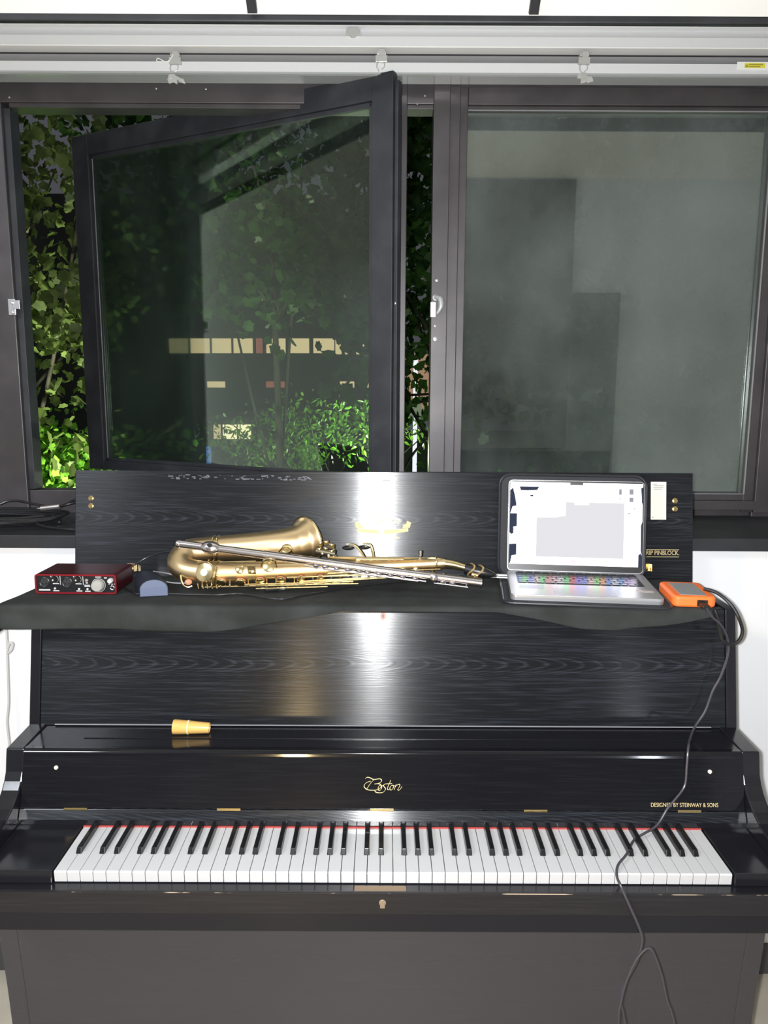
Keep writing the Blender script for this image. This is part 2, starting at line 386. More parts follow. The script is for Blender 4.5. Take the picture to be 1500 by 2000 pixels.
for q, rr in (((853, 548), .004), ((850, 637), .0035), ((850, 662), .006)):
    p = at(*q, .930); MB().lathe([(0, rr), (.002, rr), (.003, rr*.5)], p, (0, -1, 0), 12).build('screw', SCREW, w2, smooth=True)

# ---- window_3: pivoted open sash, right edge swung into the room, left edge out
w3 = struct(empty('window_3', (.02, .84, 1.32)))
PR = Vector((.0235, .84, 0)); PL = Vector((-1.010, 1.384, 0)); AX = (PL-PR); WS = AX.length; AX.normalize()
NS = Vector((-AX.y, AX.x, 0)); NS = NS if NS.y < 0 else -NS      # towards the room
def sash(mb, a0, a1, d0, d1, z0, z1):
    vs = [PR + AX*a + NS*d + Vector((0, 0, z)) for a in (a0, a1) for d in (d0, d1) for z in (z0, z1)]
    return mb.add(vs, [(0, 1, 3, 2), (4, 6, 7, 5), (0, 4, 5, 1), (2, 3, 7, 6), (0, 2, 6, 4), (1, 5, 7, 3)])
Z0, Z1 = 1.325, 2.397
sm = MB(); FW = .062
for (a0, a1, z0, z1) in ((0, FW, Z0, Z1), (WS-.070, WS, Z0, Z1), (FW, WS-.07, Z1-.062, Z1), (FW, WS-.07, Z0, Z0+.03)):
    sash(sm, a0, a1, -.012, .012, z0, z1)
for (a0, a1, z0, z1) in ((FW, FW+.012, Z0+.03, Z1-.062), (WS-.082, WS-.07, Z0+.03, Z1-.062), (FW, WS-.07, Z1-.074, Z1-.062), (FW, WS-.07, Z0+.03, Z0+.040)):
    sash(sm, a0, a1, -.010, .004, z0, z1)
sash(sm, -.010, .0, -.018, .002, Z0+.01, Z1-.02)
sm.build('sash_frame', SASHM, w3, .0015)
gm = MB(); sash(gm, FW, WS-.07, -.004, 0, Z0+.03, Z1-.062); gm.build('glass_pane', GLASS1, w3)
gb = MB(); sash(gb, WS-.0835, WS-.0815, .004, .0055, Z0+.04, Z1-.074); gb.build('glazing_bead', RAILG, w3)
kb = MB(); p = at(773, 593, .842); kb.sphere(p, .009, 12, (.6, .8, 1.3)); kb.build('pull_knob', SCREW, w3, smooth=True, label='pale round pull knob')

# ---- blind rails under the head
ra = empty('blind_rail', (0, .87, 2.46)); tag(ra, 'upper white aluminium blind rail running the full width directly under the black trim', 'blind rail')
MB().prism([(.855, 2.4615), (.855, 2.486), (.862, 2.489), (.872, 2.508), (.858, 2.5105), (.858, 2.5135), (.892, 2.5135), (.892, 2.4615)], -1.45, 1.45).build('rail_channel', RAILM, ra)
MB().prism([(.852, 2.4592), (.852, 2.4622), (.892, 2.4622), (.892, 2.4592)], -1.45, 1.45).build('rail_lip', SWHITE, ra)
c = MB(); p = at(690, 68, .862); c.box(p.x-.018, p.x+.018, .848, .868, p.z-.006, p.z+.006); c.tube([p+Vector((0, -.016, 0)), p+Vector((0, 0, 0))], .011, 16)
c.build('rail_clip', CLEAR, ra, smooth=True)
rb = empty('blind_rail', (0, .86, 2.39)); tag(rb, 'lower white blind rail with three plastic hooks and a yellow warning sticker', 'blind rail')
MB().prism([(.850, 2.3985), (.850, 2.4225), (.866, 2.4262), (.872, 2.447), (.905, 2.447), (.905, 2.3985)], -1.45, 1.45).build('rail_channel', RAILM, rb)
MB().prism([(.8645, 2.4265), (.8700, 2.4465), (.8745, 2.4465), (.8690, 2.4265)], -1.45, 1.45).build('channel_groove', RAILG, rb)
MB().prism([(.846, 2.3935), (.846, 2.3975), (.852, 2.4005), (.905, 2.4005), (.905, 2.3915), (.852, 2.3915)], -1.45, 1.45).build('rail_lip', mat('bright_lip_aluminium', (.60, .61, .62), .15, .5), rb)
for (cx, cy) in ((343, 122), (745, 118), (1140, 122)):
    p = at(cx, cy, .848); k = MB()
    k.box(p.x-.012, p.x+.012, p.y-.006, .866, p.z+.012, p.z+.020); k.box(p.x-.015, p.x+.015, p.y-.008, .866, p.z-.006, p.z+.010)
    k.box(p.x-.006, p.x+.010, p.y-.007, p.y, p.z+.004, p.z+.024)
    k.tube(catmull([p+Vector((-.008, -.006, -.004)), p+Vector((-.012, -.010, -.018)), p+Vector((-.006, -.010, -.030))], 5), .0018, 6)
    k.tube(catmull([p+Vector((.006, -.004, -.006)), p+Vector((.008, -.010, -.018)), p+Vector((.0, -.010, -.026))], 5), .0014, 6)
    k.build('rail_hook', CLEAR, rb, .001)
    if cx != 745:
        for j in range(7):
            q = p + Vector((random.uniform(-.014, .016), -.006, -.036 + random.uniform(-.010, .006)))
            k2 = MB() if j == 0 else k2
            k2.obox(q, (1, random.uniform(-.3, .3), random.uniform(-.5, .5)), (0, 1, 0), (random.uniform(-.5, .5), 0, 1), .008, .003, .006)
        k2.build('hook_wheel', CLEAR, rb, .001)
    if cx == 343:
        k3 = MB(); k3.tube(catmull([p+Vector((-.002, -.012, .014)), p+Vector((-.018, -.014, -.004)), p+Vector((-.040, -.014, .004)), p+Vector((-.044, -.014, -.002)), p+Vector((-.036, -.014, -.004)), p+Vector((-.012, -.012, -.002))], 6), .0012, 6)
        k3.build('tie_thread', SWHITE, rb)
a = at(1440, 121, .8495); b_ = at(1500, 137, .8495)
box('warning_sticker', SWHITE, a.x, a.x+.09, .8488, .8499, b_.z, a.z, rb)
st = bpy.data.objects[-1] if False else None
stp = MB(); a2 = at(1455, 123, .848); stp.box(a2.x, a2.x+.052, .8482, .8487, a2.z-.0115, a2.z); stp.build('yellow_print', STICK, rb)
sp2 = MB(); sp2.box(a2.x+.002, a2.x+.008, .8478, .8482, a2.z-.0105, a2.z-.004)
for j in range(2): sp2.box(a2.x+.010, a2.x+.046-.006*j, .8478, .8482, a2.z-.005-j*.005, a2.z-.002-j*.005)
sp2.build('print_lines', mat('olive_print', (.34, .31, .04), .5), rb)

# ================================================================== PIANO
pn = empty('upright_piano', (0, .35, 0)); tag(pn, 'black upright piano in grained oak with its lid raised against the window sill', 'piano')
HW = .76; KC = .0195
cheek = [(.60, 0), (.60, 1.136), (.338, 1.136), (.288, .887), (.186, .883), (.181, .862), (.176, .838), (.167, .822), (.155, .809), (.1435, .800), (.122, .788), (.098, .779), (.06, .773), (.0, .769), (-.035, .766), (-.043, .755), (-.043, .70), (-.03, .645), (.085, .635), (.102, .547), (.118, .40), (.125, .31), (.125, 0)]
low = [(.60, .62), (.60, .87), (.30, .887), (.288, .887), (.186, .883)] + cheek[5:18] + [(.085, .635), (.09, .62)]
lows = [(.60, 0), (.60, .62), (.09, .62), (.102, .547), (.118, .40), (.125, .31), (.125, 0)]
up = [(.60, .87), (.60, 1.136), (.338, 1.136), (.289, .887), (.289, .87)]
for s_ in (-1, 1):
    c = MB(); x0, x1 = sorted((s_*.724, s_*.76)); c.prism(low, x0, x1)
    c.build('side_panel', EDGE, pn, .0025, label='curved piano cheek')
    MB().prism(lows, x0, x1).build('lower_side_panel', WOODL, pn, .001)
    c = MB(); x0, x1 = sorted((s_*.738, s_*.76)); c.prism(up, x0, x1); c.build('upper_side_panel', EDGE, pn, .0015)
# upper front panel, slanted and slightly recessed between the sides
MB().prism([(.292, .884), (.3415, 1.134), (.356, 1.134), (.310, .884)], -.7375, .7375).build('upper_panel', WOOD, pn, .001)
UPN = Vector((0, -.25, .0495)).normalized()
upan = bpy.data.objects['upper_panel']; lk = MB(); cpt = atp(748, 1203, (0, .2915, .8843), UPN)
uyp = Vector((0, .0495, .25)).normalized()
def oval(mb, c, ux, uy, rx, ry, n, thick, nrm):
    pts = [c + ux*rx*math.cos(2*PI*i/n) + uy*ry*math.sin(2*PI*i/n) for i in range(n)]
    mb.add([q + nrm*thick for q in pts] + pts, [tuple(range(n))] + [(i, (i+1) % n, n+(i+1) % n, n+i) for i in range(n)]); return mb
X3 = Vector((1, 0, 0))
oval(lk, cpt, X3, uyp, .006, .0085, 16, .0012, UPN)
lp = lk.build('lock_plate', mat('copper_lock_plate', (.40, .20, .15), .55, .3), upan); kh = MB(); oval(kh, cpt+UPN*.0013, X3, uyp, .002, .004, 10, .0002, UPN); kh.build('keyhole', BLACKP, lp)
# white worn line along the panel foot
MB().box(-.705, .705, .2885, .2915, .8865, .8880).build('panel_bead', mat('worn_grey_edge', (.26, .26, .28), .35), pn)
# music shelf
sh = MB(); sh.box(-.7235, .7235, .186, .292, .868, .8835); sh.build('music_shelf', EDGE, pn, .0025)
sh2 = MB(); sh2.box(-.62, .63, .231, .2345, .8835, .8852); sh2.build('shelf_ridge', EDGE, bpy.data.objects['music_shelf'], .0006)
# fallboard
FB0 = Vector((0, .150, .7735)); FB1 = Vector((0, .180, .881)); FBU = (FB1-FB0).normalized(); FBN = Vector((0, -FBU.z, FBU.y))
fb = MB().prism([(.150, .7735), (.1775, .872), (.1785, .879), (.184, .884), (.198, .884), (.198, .7735)], -.7235, .7235).build('fallboard', WOODF, pn, .002, seg=3)
MB().prism([(.1405, .7535), (.1495, .7728), (.175, .7728), (.165, .7535)], -.7235, .7235).build('fallboard_rail', WOOD, pn, .001)
MB().box(-.7235, .7235, .142, .60, .60, .7535).build('key_frame', EDGE, pn)
for px in (148, 447, 746, 1046, 1346):
    p = atp(px, 1579+px*.004, FB0, FBN)
    h = MB(); h.obox(p + FBN*.0008, X3, FBU, FBN, .0232, .0022, .0012); h.tube([p-X3*.0232+FBN*.0012, p+X3*.0232+FBN*.0012], .0014, 8)
    h.build('hinge', BRASS, fb)
for q in ((110, 1499), (1386, 1507)):
    p = atp(*q, FB0, FBN); MB().lathe([(0, .004), (.002, .004), (.003, .0025)], p, FBN, 14).build('rubber_button', mat('cream_rubber', (.75, .66, .55), .5), fb, smooth=True)
def script_logo(mb, f, wd, nrm):
    S = [[(640, 419), (652, 411), (668, 414), (690, 424), (712, 421), (728, 421), (736, 429), (730, 441), (712, 448), (694, 451)],
         [(712, 449), (727, 452), (733, 462), (727, 475), (706, 485), (680, 487), (655, 484), (637, 472), (634, 458), (642, 447), (655, 439), (672, 434)],
         [(694, 424), (680, 436), (664, 456), (652, 476), (646, 486)],
         [(733, 457), (722, 461), (716, 474), (718, 486), (727, 487), (735, 477), (737, 464), (733, 457)],
         [(768, 449), (754, 452), (748, 460), (753, 470), (759, 478), (754, 490), (742, 500), (722, 502), (704, 499), (697, 491), (700, 484)],
         [(737, 462), (752, 454)],
         [(790, 428), (782, 446), (773, 466), (770, 480), (777, 484), (786, 478)], [(764, 450), (780, 449), (797, 448)],
         [(802, 457), (791, 461), (785, 473), (786, 484), (795, 485), (803, 475), (806, 463), (802, 457)],
         [(804, 462), (814, 460)],
         [(822, 452), (815, 468), (808, 486)], [(812, 474), (824, 459), (838, 452), (843, 458), (838, 470), (831, 482), (836, 487), (845, 481), (855, 465)]]
    for s_ in S: ribbon(mb, [f(*q) for q in s_], wd, nrm)
lg = MB(); script_logo(lg, lambda x, y: atp(500+x/3, 1380+y/3+1.0, FB0+FBN*.0002, FBN), .0015, FBN); lg.build('script_logo', GOLDDECAL, fb, label='gold script lettering')
lettering('DESIGNED BY STEINWAY & SONS', .0112, GOLDDECAL, fb, atp(1337, 1576, FB0, FBN), X3, FBU, name='small_lettering', squeeze=.80)
# key bed
MB().box(-.7235, .7235, -.0255, .142, .640, .7165).build('key_bed', EDGE, pn, .0012)
ks = MB().prism([(-.0270, .676), (-.0270, .7168), (-.0245, .7172), (-.020, .7172), (-.020, .676)], -.7235, .7235).build('key_slip', oak_black('black_keyslip_wood', (.012, .011, .013), (.020, .019, .021), .38, .2, .0003), pn, .0008)
wr = MB().box(-.7230, .7230, -.0274, -.0262, .7166, .7173)
wr.build('worn_edge', mat('bare_wood_chip', (.012, .011, .012), .5, vary=((14, 14, 14), (.55, .42, .30), .56, .62)), ks, label='pale worn chips along the key slip edge')
p = at(747, 1765, -.0272); l2 = MB(); n = 14
l2.lathe([(0, .0062), (.001, .0062), (.0013, .005)], p+Vector((0, 0, .002)), (0, -1, 0), 18); l2.box(p.x-.0042, p.x+.0042, p.y-.0011, p.y, p.z-.0085, p.z+.002)
l2.build('lock_plate', mat('aged_brass', (.42, .33, .25), .4, .7), ks)
MB().box(-.090/2-.005, .090/2-.002, -.0205, -.006, .7166, .7172).build('lock_mortise', mat('bare_tan_wood', (.20, .14, .09), .6), ks)
for (x0, x1) in ((-.7235, KC-.6160), (KC+.6165, .7235)):
    MB().box(x0, x1, -.004, .142, .7170, .7430).build('key_block', EDGE, pn, .002)
# 88 keys
def key_mesh(pts_fn): pass
WP = .0236
wk = MB().prism([(.0, .7185), (-.0012, .7378), (.0008, .7400), (.1505, .7400), (.1505, .7185)], -.01122, .01122)
first = None
for i in range(52):
    x = KC + (i-25.5)*WP
    if first is None:
        first = wk.build('white_key', IVORY, pn, .0006); m0 = first.data
        first.location = (x, 0, 0)
    else:
        o = first.copy(); COL.objects.link(o); o.parent = pn; o.location = (x, 0, 0)
bk = MB()
tp = .0042; bt = .0056
bk.add([(-bt, .050, .7402), (bt, .050, .7402), (bt, .152, .7402), (-bt, .152, .7402), (-tp, .0555, .7515), (tp, .0555, .7515), (tp, .152, .7515), (-tp, .152, .7515)],
       [(0, 3, 2, 1), (4, 5, 6, 7), (0, 1, 5, 4), (1, 2, 6, 5), (2, 3, 7, 6), (3, 0, 4, 7)])
firstb = None
for i in range(51):
    nm = 'ABCDEFG'[i % 7]
    if nm in 'BE': continue
    off = {'A': .0017, 'C': -.0017, 'D': .0017, 'F': -.0022, 'G': 0}[nm]
    x = KC + (i-25)*WP + off
    if firstb is None:
        firstb = bk.build('black_key', EBONY, pn, .0012, seg=3); firstb.location = (x, 0, 0)
    else:
        o = firstb.copy(); COL.objects.link(o); o.parent = pn; o.location = (x, 0, 0)
MB().box(KC-.6136, KC+.6136, .1390, .1500, .7402, .7425).build('felt_strip', FELT, pn)
# lower panel
lo = MB().prism([(.0905, .62), (.1025, .547), (.1185, .40), (.1255, .31), (.1255, .06), (.16, .06), (.16, .6398), (.0905, .6398)], -.7238, .7238).build('lower_panel', WOODL, pn, .0005)
MB().box(-.7235, .7235, .112, .155, 0, .058).build('bottom_rail', EDGE, pn, .002)
MB().box(-.7235, .7235, .55, .60, 0, 1.134).build('back_frame', EDGE, pn)
MB().box(-.7375, .7375, .3435, .362, 1.10, 1.1345).build('top_rail', EDGE, pn, .001)
MB().box(-.7375, .7375, .40, .60, 1.116, 1.136).build('rear_top', EDGE, pn, .001)
# raised lid
LD = 1.893; lid_p = CAM + DV*LD; LN = -DV.copy(); LU = Vector((0, math.sin(TH), math.cos(TH)))
def onlid(px, py, off=0): return atp(px, py, lid_p + LN*off, DV)
tl = onlid(145, 919); bl = onlid(145, 1133); hgt = (tl-bl).dot(LU)
cc = lid_p + LU*((bl-lid_p).dot(LU) + hgt/2 + .001)
cc = Vector((0, cc.y, cc.z))
ld = MB(); ld.obox(cc - LN*.010, X3, LU, LN, .7605, hgt/2, .010)
lid = ld.build('lid', WOOD, pn, .002)
def studs(px, pys):
    for py in pys:
        p = onlid(px, py); MB().lathe([(0, .0065), (.0015, .0065), (.003, .0035), (.0045, .003)], p, LN, 14).build('stud', BRASS, lid, smooth=True)
studs(178, (973, 988)); studs(1318, (978, 994))
p0 = onlid(1270, 941); p1 = onlid(1302, 1015)
lb = MB(); lc = (p0+p1)/2
lb.obox(lc + LN*.0004, X3, LU, LN, .0190, (p0-p1).dot(LU)/2, .0004); lbl = lb.build('paper_label', CREAM, lid, .0003)
pr = MB()
for j, (a, b) in enumerate(((-.015, -.004), (-.012, .013), (-.014, .012), (-.012, .008))):
    pr.obox(lc + X3*((a+b)/2) + LU*(.041-.0042*j) + LN*.0010, X3, LU, LN, (b-a)/2, .0006, .0001)
pr.obox(lc - X3*.014 - LU*.041 + LN*.0010, X3, LU, LN, .0015, .0010, .0001)
pr.build('print_lines', INK, lbl)
lettering('GRIP PINBLOCK.', .0155, GOLDDECAL, lid, onlid(1327, 1084), X3, LU, align='RIGHT', name='lettering', squeeze=.80)
ul = MB()
for py in (1073.5, 1087.5): a = onlid(1258, py); b = onlid(1326, py+.4); ul.obox((a+b)/2 + LN*.0003, X3, LU, LN, (b-a).length/2, .0005, .0001)
ul.build('rule_line', GOLDDECAL, lid)
ho = MB(); p = onlid(755, 938.5); ho.obox(p + LN*.0008, X3, LU, LN, .0165, .0050, .0008); hp = ho.build('catch_plate', BRASS, lid, .003)
ho = MB(); ho.obox(p + LN*.0018, X3, LU, LN, .010, .0018, .0002); ho.build('catch_slot', BLACKP, hp)
# crest decal on the lid
cr = MB(); script_logo(cr, lambda x, y: onlid(660 + (430 + (x-634)*2.72)/8.333, 980 + (210 + (y-411)*1.95)/8.333, .0002), .0030, LN)
cr.build('crest_script', mat('pale_gold_decal', (.70, .62, .40), .6, .15), lid)
rbm = MB()
def cp(x, y): return onlid(660 + x/8.333, 980 + y/8.333, .0003)
rbm.add([cp(320, 435), cp(500, 450), cp(660, 455), cp(800, 455), cp(960, 448), cp(1145, 428), cp(1145, 485), cp(960, 510), cp(730, 525), cp(500, 512), cp(325, 488)], [tuple(range(11))])
rbm.add([cp(275, 345), cp(330, 315), cp(345, 360), cp(400, 385), cp(400, 432), cp(300, 425)], [tuple(range(6))])
rbm.add([cp(1190, 340), cp(1125, 310), cp(1115, 355), cp(1055, 380), cp(1055, 430), cp(1170, 420)], [tuple(range(6))])
rbn = rbm.build('crest_ribbon', GOLDDECAL, lid)
sl_ = MB(); oval(sl_, cp(710, 480)+LN*.0002, X3, LU, .0072, .0070, 18, .0002, LN); sl_.build('crest_seal', mat('dull_gold_decal', (.45, .38, .24), .4, .5), rbn)
lettering('PIANO', .0062, GOLDDECAL, lid, cp(850, 412), X3, LU, name='lettering', squeeze=1.2)
lettering('PERFORMANCE EDITION', .0088, GOLDDECAL, lid, cp(740, 607), X3, LU, name='lettering', squeeze=.84)
# scuffs on the lid's top edge
su = MB()
for i in range(70):
    x = random.uniform(330, 610); y = 931 + random.uniform(-4, 4) + (x-330)*.01
    a = onlid(x, y, .0003); su.obox(a, X3, LU, LN, random.uniform(.001, .006), random.uniform(.0004, .0015), .0001)
su.build('scuff', mat('grey_scuff', (.10, .10, .13), .5), lid, label='rubbed grey scuffs near the top edge')
# lid props / hinge pieces at its foot
for q in ((258, 1108), (1259, 1108)):
    p = onlid(q[0], q[1], .004); h = MB(); h.obox(p, X3, LU, LN, .012, .009, .0012); h.obox(p+X3*.011+LN*.010, X3, LU, LN, .0012, .009, .010)
    h.tube([p-LU*.004-X3*.01+LN*.004, p-LU*.004+X3*.006+LN*.004], .004, 10); h.build('lid_hinge', BRASS, lid, .0005)

# ================================================================== BOARD AND CLOTH
TZ = 1.150
bd = box('board', EDGE, -.79, .70, .292, .548, 1.1375, 1.1475, bevel=.001)
tag(bd, 'thin black board lying across the open piano top under the black cloth', 'board')
XS = np.linspace(0, 1, 150)
drop_px = [(-10, 1231), (60, 1232), (250, 1233), (400, 1236), (470, 1231), (550, 1217), (650, 1200), (735, 1183), (760, 1181), (870, 1182), (900, 1184), (960, 1196), (1050, 1213), (1130, 1230), (1200, 1233), (1290, 1224), (1350, 1216), (1400, 1205), (1440, 1196)]
dx = []; dz = []
for px, py in drop_px:
    q = at(px, py, .284); dx.append(q.x); dz.append(q.z)
from mathutils import noise as mnoise
cm = MB(); rows = []
prof_n = 44
for i in range(181):
    u = i/180; col = []
    for j in range(prof_n):
        v = j/(prof_n-1)
        # left edge slants outward towards the front
        if v < .62:
            t = v/.62; y = .540 - t*(.540-.292); z = TZ; front = 0
            xl = -.775 - .03*t; xr = .695 + .0*t
            x = xl + (xr-xl)*u
            wv = mnoise.noise(Vector((x*9, y*14, 3.1)))
            z += max(0, .0034*wv + .002*math.exp(-((t-1)/.1)**2))
            z -= .009*max(0, (t-.93)/.07)**2 * 0
        else:
            t = (v-.62)/.38; xl = -.805; xr = .695; x = xl + (xr-xl)*u
            zb = float(np.interp(x, dx, dz)); tot = max(TZ - zb, .010)
            s_ = t*tot; rr = .007
            if s_ < rr*1.57: a = s_/rr; y = .292 - rr*math.sin(a); z = TZ - rr*(1-math.cos(a)) + .002*(1-t)
            else: y = .292 - rr; z = TZ - rr - (s_-rr*1.57) - .0
            f_ = min(1, s_/.05)
            y -= f_*(.015*mnoise.noise(Vector((x*7.5+z*9, z*22, 9.0))) + .010*mnoise.noise(Vector((x*2.2, 0, 5.0)))) + .003
            z += .0
        col.append(Vector((x, y, z)))
    rows.append(col)
vs = [p for c_ in rows for p in c_]
n_ = prof_n
fs = [(i*n_+j, i*n_+j+1, (i+1)*n_+j+1, (i+1)*n_+j) for i in range(180) for j in range(n_-1)]
# left end hangs down a little
cm.add(vs, fs)
le = [c_ for c_ in rows[0][:28]]
lv = []; 
for p in le: lv += [p, p + Vector((-.006, 0, -.006)), p + Vector((-.010, 0, -.022)), p + Vector((-.009, 0, -.034 - .030*(1-(p.y-.29)/.25)))]
o0 = len(cm.v); cm.v += lv
for k in range(len(le)-1):
    for j in range(3): cm.f.append((o0+k*4+j, o0+k*4+j+1, o0+(k+1)*4+j+1, o0+(k+1)*4+j))
clo = cm.build('black_cloth', CLOTH, smooth=True)
so = clo.modifiers.new('solid', 'SOLIDIFY'); so.thickness = .0016; so.offset = 1
tag(clo, 'black felt cloth spread over the piano top, its front edge hanging down unevenly', 'cloth')
TT = TZ + .0035      # resting height on the cloth

MB().box(.035, .150, .2912, .2925, 1.1455, 1.1472).build('edge_highlight', mat('pale_edge_highlight', (.60, .55, .45), .5), bd, label='pale highlight line painted along the front edge')  # cream strip painted in as the highlight on the board edge
# ================================================================== AUDIO INTERFACE
fl = atz(68, 1160, TT); fr = atz(229, 1160, TT); cx_ = (fl.x+fr.x)/2; wd = (fr.x-fl.x); yf = (fl.y+fr.y)/2
ai = empty('audio_interface', (cx_, yf, TT), math.radians(-1)); tag(ai, 'small dark red audio interface with a grey knob, on the left of the black cloth', 'audio interface')
hw = wd/2; hh = (at(150, 1122, yf).z - TT)
def rrect(x0, x1, z0, z1, r, n=5):
    pts = []
    for (cx, cz, a0) in ((x1-r, z1-r, 0), (x0+r, z1-r, 90), (x0+r, z0+r, 180), (x1-r, z0+r, 270)):
        for i in range(n+1):
            a = math.radians(a0 + 90*i/n); pts.append((cx+r*math.cos(a), cz+r*math.sin(a)))
    return pts
MB().prism(rrect(-hw, hw, 0, hh, .006), .003, .105, 'y').build('housing', RED, ai, smooth=True, local=True)
bz = MB(); o_ = rrect(-hw, hw, 0, hh, .006); i_ = rrect(-hw+.0035, hw-.0035, .0035, hh-.0035, .0035); n = len(o_)
bz.add([(p[0], 0, p[1]) for p in o_] + [(p[0], 0, p[1]) for p in i_] + [(p[0], .006, p[1]) for p in o_] + [(p[0], .006, p[1]) for p in i_],
       [(k, (k+1) % n, n+(k+1) % n, n+k) for k in range(n)] + [(k, 2*n+k, 2*n+(k+1) % n, (k+1) % n) for k in range(n)] + [(n+k, n+(k+1) % n, 3*n+(k+1) % n, 3*n+k) for k in range(n)])
bz.build('bezel', REDE, ai, local=True)
fp = MB().prism(i_, .0022, .006, 'y').build('front_panel', BLACKP, ai, local=True)
sx = wd/161.0   # metres per photo pixel on this face
def fx(u): return -hw + (u-118)/4.69*sx       # crop px of the 4.69x enlargement
def fz(v): return hh - (v-192)/4.69*sx*1.02
def knob(nm, u, v, r, h, m_, mark=True):
    c = Vector((fx(u), .0022, fz(v))); k = MB(); k.lathe([(0, r), (h*.85, r*.93), (h, r*.8)], c, (0, -1, 0), 22)
    kk = k.build(nm, m_, fp, smooth=True, local=True)
    return kk
def ring(u, v, r, t, m_, nm): 
    c = Vector((fx(u), .0018, fz(v))); k = MB(); pts = [c + Vector((math.cos(a)*r, 0, math.sin(a)*r)) for a in [2*PI*i/24 for i in range(24)]]
    k.tube(pts, t, 6, closed=True); return k.build(nm, m_, fp, local=True)
for u, v in ((205, 268), (415, 268)):
    ring(u, v, .0105, .0012, BLACKP, 'jack_ring'); knob('jack_socket', u, v, .0095, .0008, mat('dark_socket', (.035, .035, .038), .3))
    k = MB()
    for a in (90, 210, 330):
        k.lathe([(0, .0014), (.0010, .0014)], Vector((fx(u)+.0055*math.cos(math.radians(a)), .0012, fz(v)+.0055*math.sin(math.radians(a)))), (0, -1, 0), 8)
    k.build('socket_pin', BLACKP, fp, local=True)
for u, v in ((300, 240), (512, 240)): knob('gain_knob', u, v, .0072, .009, BLACKP); ring(u, v, .0085, .0004, GREYK, 'gain_ring'); knob('knob_cap', u, v, .0022, .0094, mat('knob_mark_grey', (.5, .5, .5), .4))
knob('monitor_knob', 703, 292, .0135, .012, GREYK); ring(706, 292, .0150, .0004, WHITEP, 'monitor_scale')
knob('phones_knob', 822, 246, .0058, .009, mat('grey_knob_light', (.50, .50, .50), .35))
ring(832, 315, .0042, .0011, STEEL, 'headphone_ring'); knob('phantom_button', 597, 248, .0036, .002, mat('dim_red_button', (.30, .22, .22), .4))
for u, v in ((300, 325), (524, 328), (602, 328)): knob('toggle', u, v, .0024, .002, mat('toggle_grey', (.6, .6, .6), .3))
pm = MB()
for (u0, u1, v0, v1) in ((350, 354, 208, 290), (562, 566, 212, 290), (150, 255, 334, 346), (282, 338, 343, 350), (498, 552, 344, 351), (578, 628, 345, 352), (282, 338, 278, 284), (494, 550, 278, 284),
                         (574, 624, 290, 294), (574, 628, 297, 306), (588, 608, 268, 276), (678, 732, 213, 220), (760, 786, 220, 227), (800, 808, 276, 284), (822, 840, 278, 284), (850, 858, 276, 284), (262, 268, 208, 216), (474, 480, 208, 216)):
    pm.box(fx(u0), fx(u1), .0019, .0022, fz(v1), fz(v0))
pm.build('panel_print', WHITEP, fp, local=True)

# ================================================================== NAVY CASE
a = atz(273, 1166, TT); b = atz(329, 1163, TT)
nc = empty('rounded_case', (a.x, a.y, TT), math.atan2(b.y-a.y, b.x-a.x)); tag(nc, 'navy half-round case with a slate blue flat end, right of the red audio interface', 'case')
cw = (b-a).length; ch = .0375
prof = [(0, 0)] + [(0, ch*.42)] + [(cw*.5 - cw*.5*math.cos(t) - (0 if t > .9 else 0), ch*.42 + ch*.58*math.sin(t)) for t in np.linspace(.12, PI-.0, 14)] + [(cw, 0)]
nb = MB(); n = len(prof); L_ = .085; vs = []
for k, (yy, sc_, sh_) in enumerate(((0, 1, 0), (.004, 1.03, 0), (L_*.5, 1.08, -.010), (L_, 1.0, -.018))):
    for (x, z) in prof: vs.append((cw/2 + (x-cw/2)*sc_ + sh_, yy, z*sc_))
fs = [tuple(range(n)), tuple(range(3*n, 4*n))] + [(k*n+i, k*n+(i+1) % n, (k+1)*n+(i+1) % n, (k+1)*n+i) for k in range(3) for i in range(n)]
nb.add(vs, fs); nb.build('case_body', NAVY, nc, smooth=True, local=True)
MB().prism([(cw/2+(x-cw/2)*.96, ch*.02+z*.96) for x, z in prof], -.0022, .0005, 'y').build('end_panel', SLATE, nc, .0008, local=True, label='slate blue flat end')

# ================================================================== SAXOPHONE
SX = empty('saxophone', (-.08, .43, TT)); tag(SX, 'gold lacquered alto saxophone lying on its side on the black cloth', 'saxophone')
def S(x, y, Y): return at(x, y, Y)
body = catmull([S(868, 1100, .430), S(780, 1104, .428), S(640, 1111, .424), S(520, 1116, .420), S(430, 1118, .418)], 8)
bm_ = MB(); bm_.tube(body, [.0125, .0150, .0190, .0225, .0255], 28); sb = bm_.build('body_tube', SAXG, SX, smooth=True)
bow = catmull([S(436, 1118, .418), S(395, 1119, .419), S(362, 1112, .430), S(352, 1096, .450), S(368, 1079, .475), S(404, 1074, .490), S(430, 1073, .492)], 8)
MB().tube(bow, [.0258, .0272, .0285, .0290, .0295, .0300, .0300], 28).build('bow', SAXG, SX, smooth=True)
bell = catmull([S(428, 1073, .492), S(500, 1069, .492), S(556, 1064, .493), S(580, 1060, .501), S(592, 1057, .509), S(599, 1055, .516)], 10)
br = [.0300, .0335, .0365, .0400, .0470, .0560]
bb = MB(); bb.tube(bell, br, 40, cap=False); 
bel = bb.build('bell', SAXG, SX, smooth=True); sol = bel.modifiers.new('solid', 'SOLIDIFY'); sol.thickness = .0010; sol.offset = 1
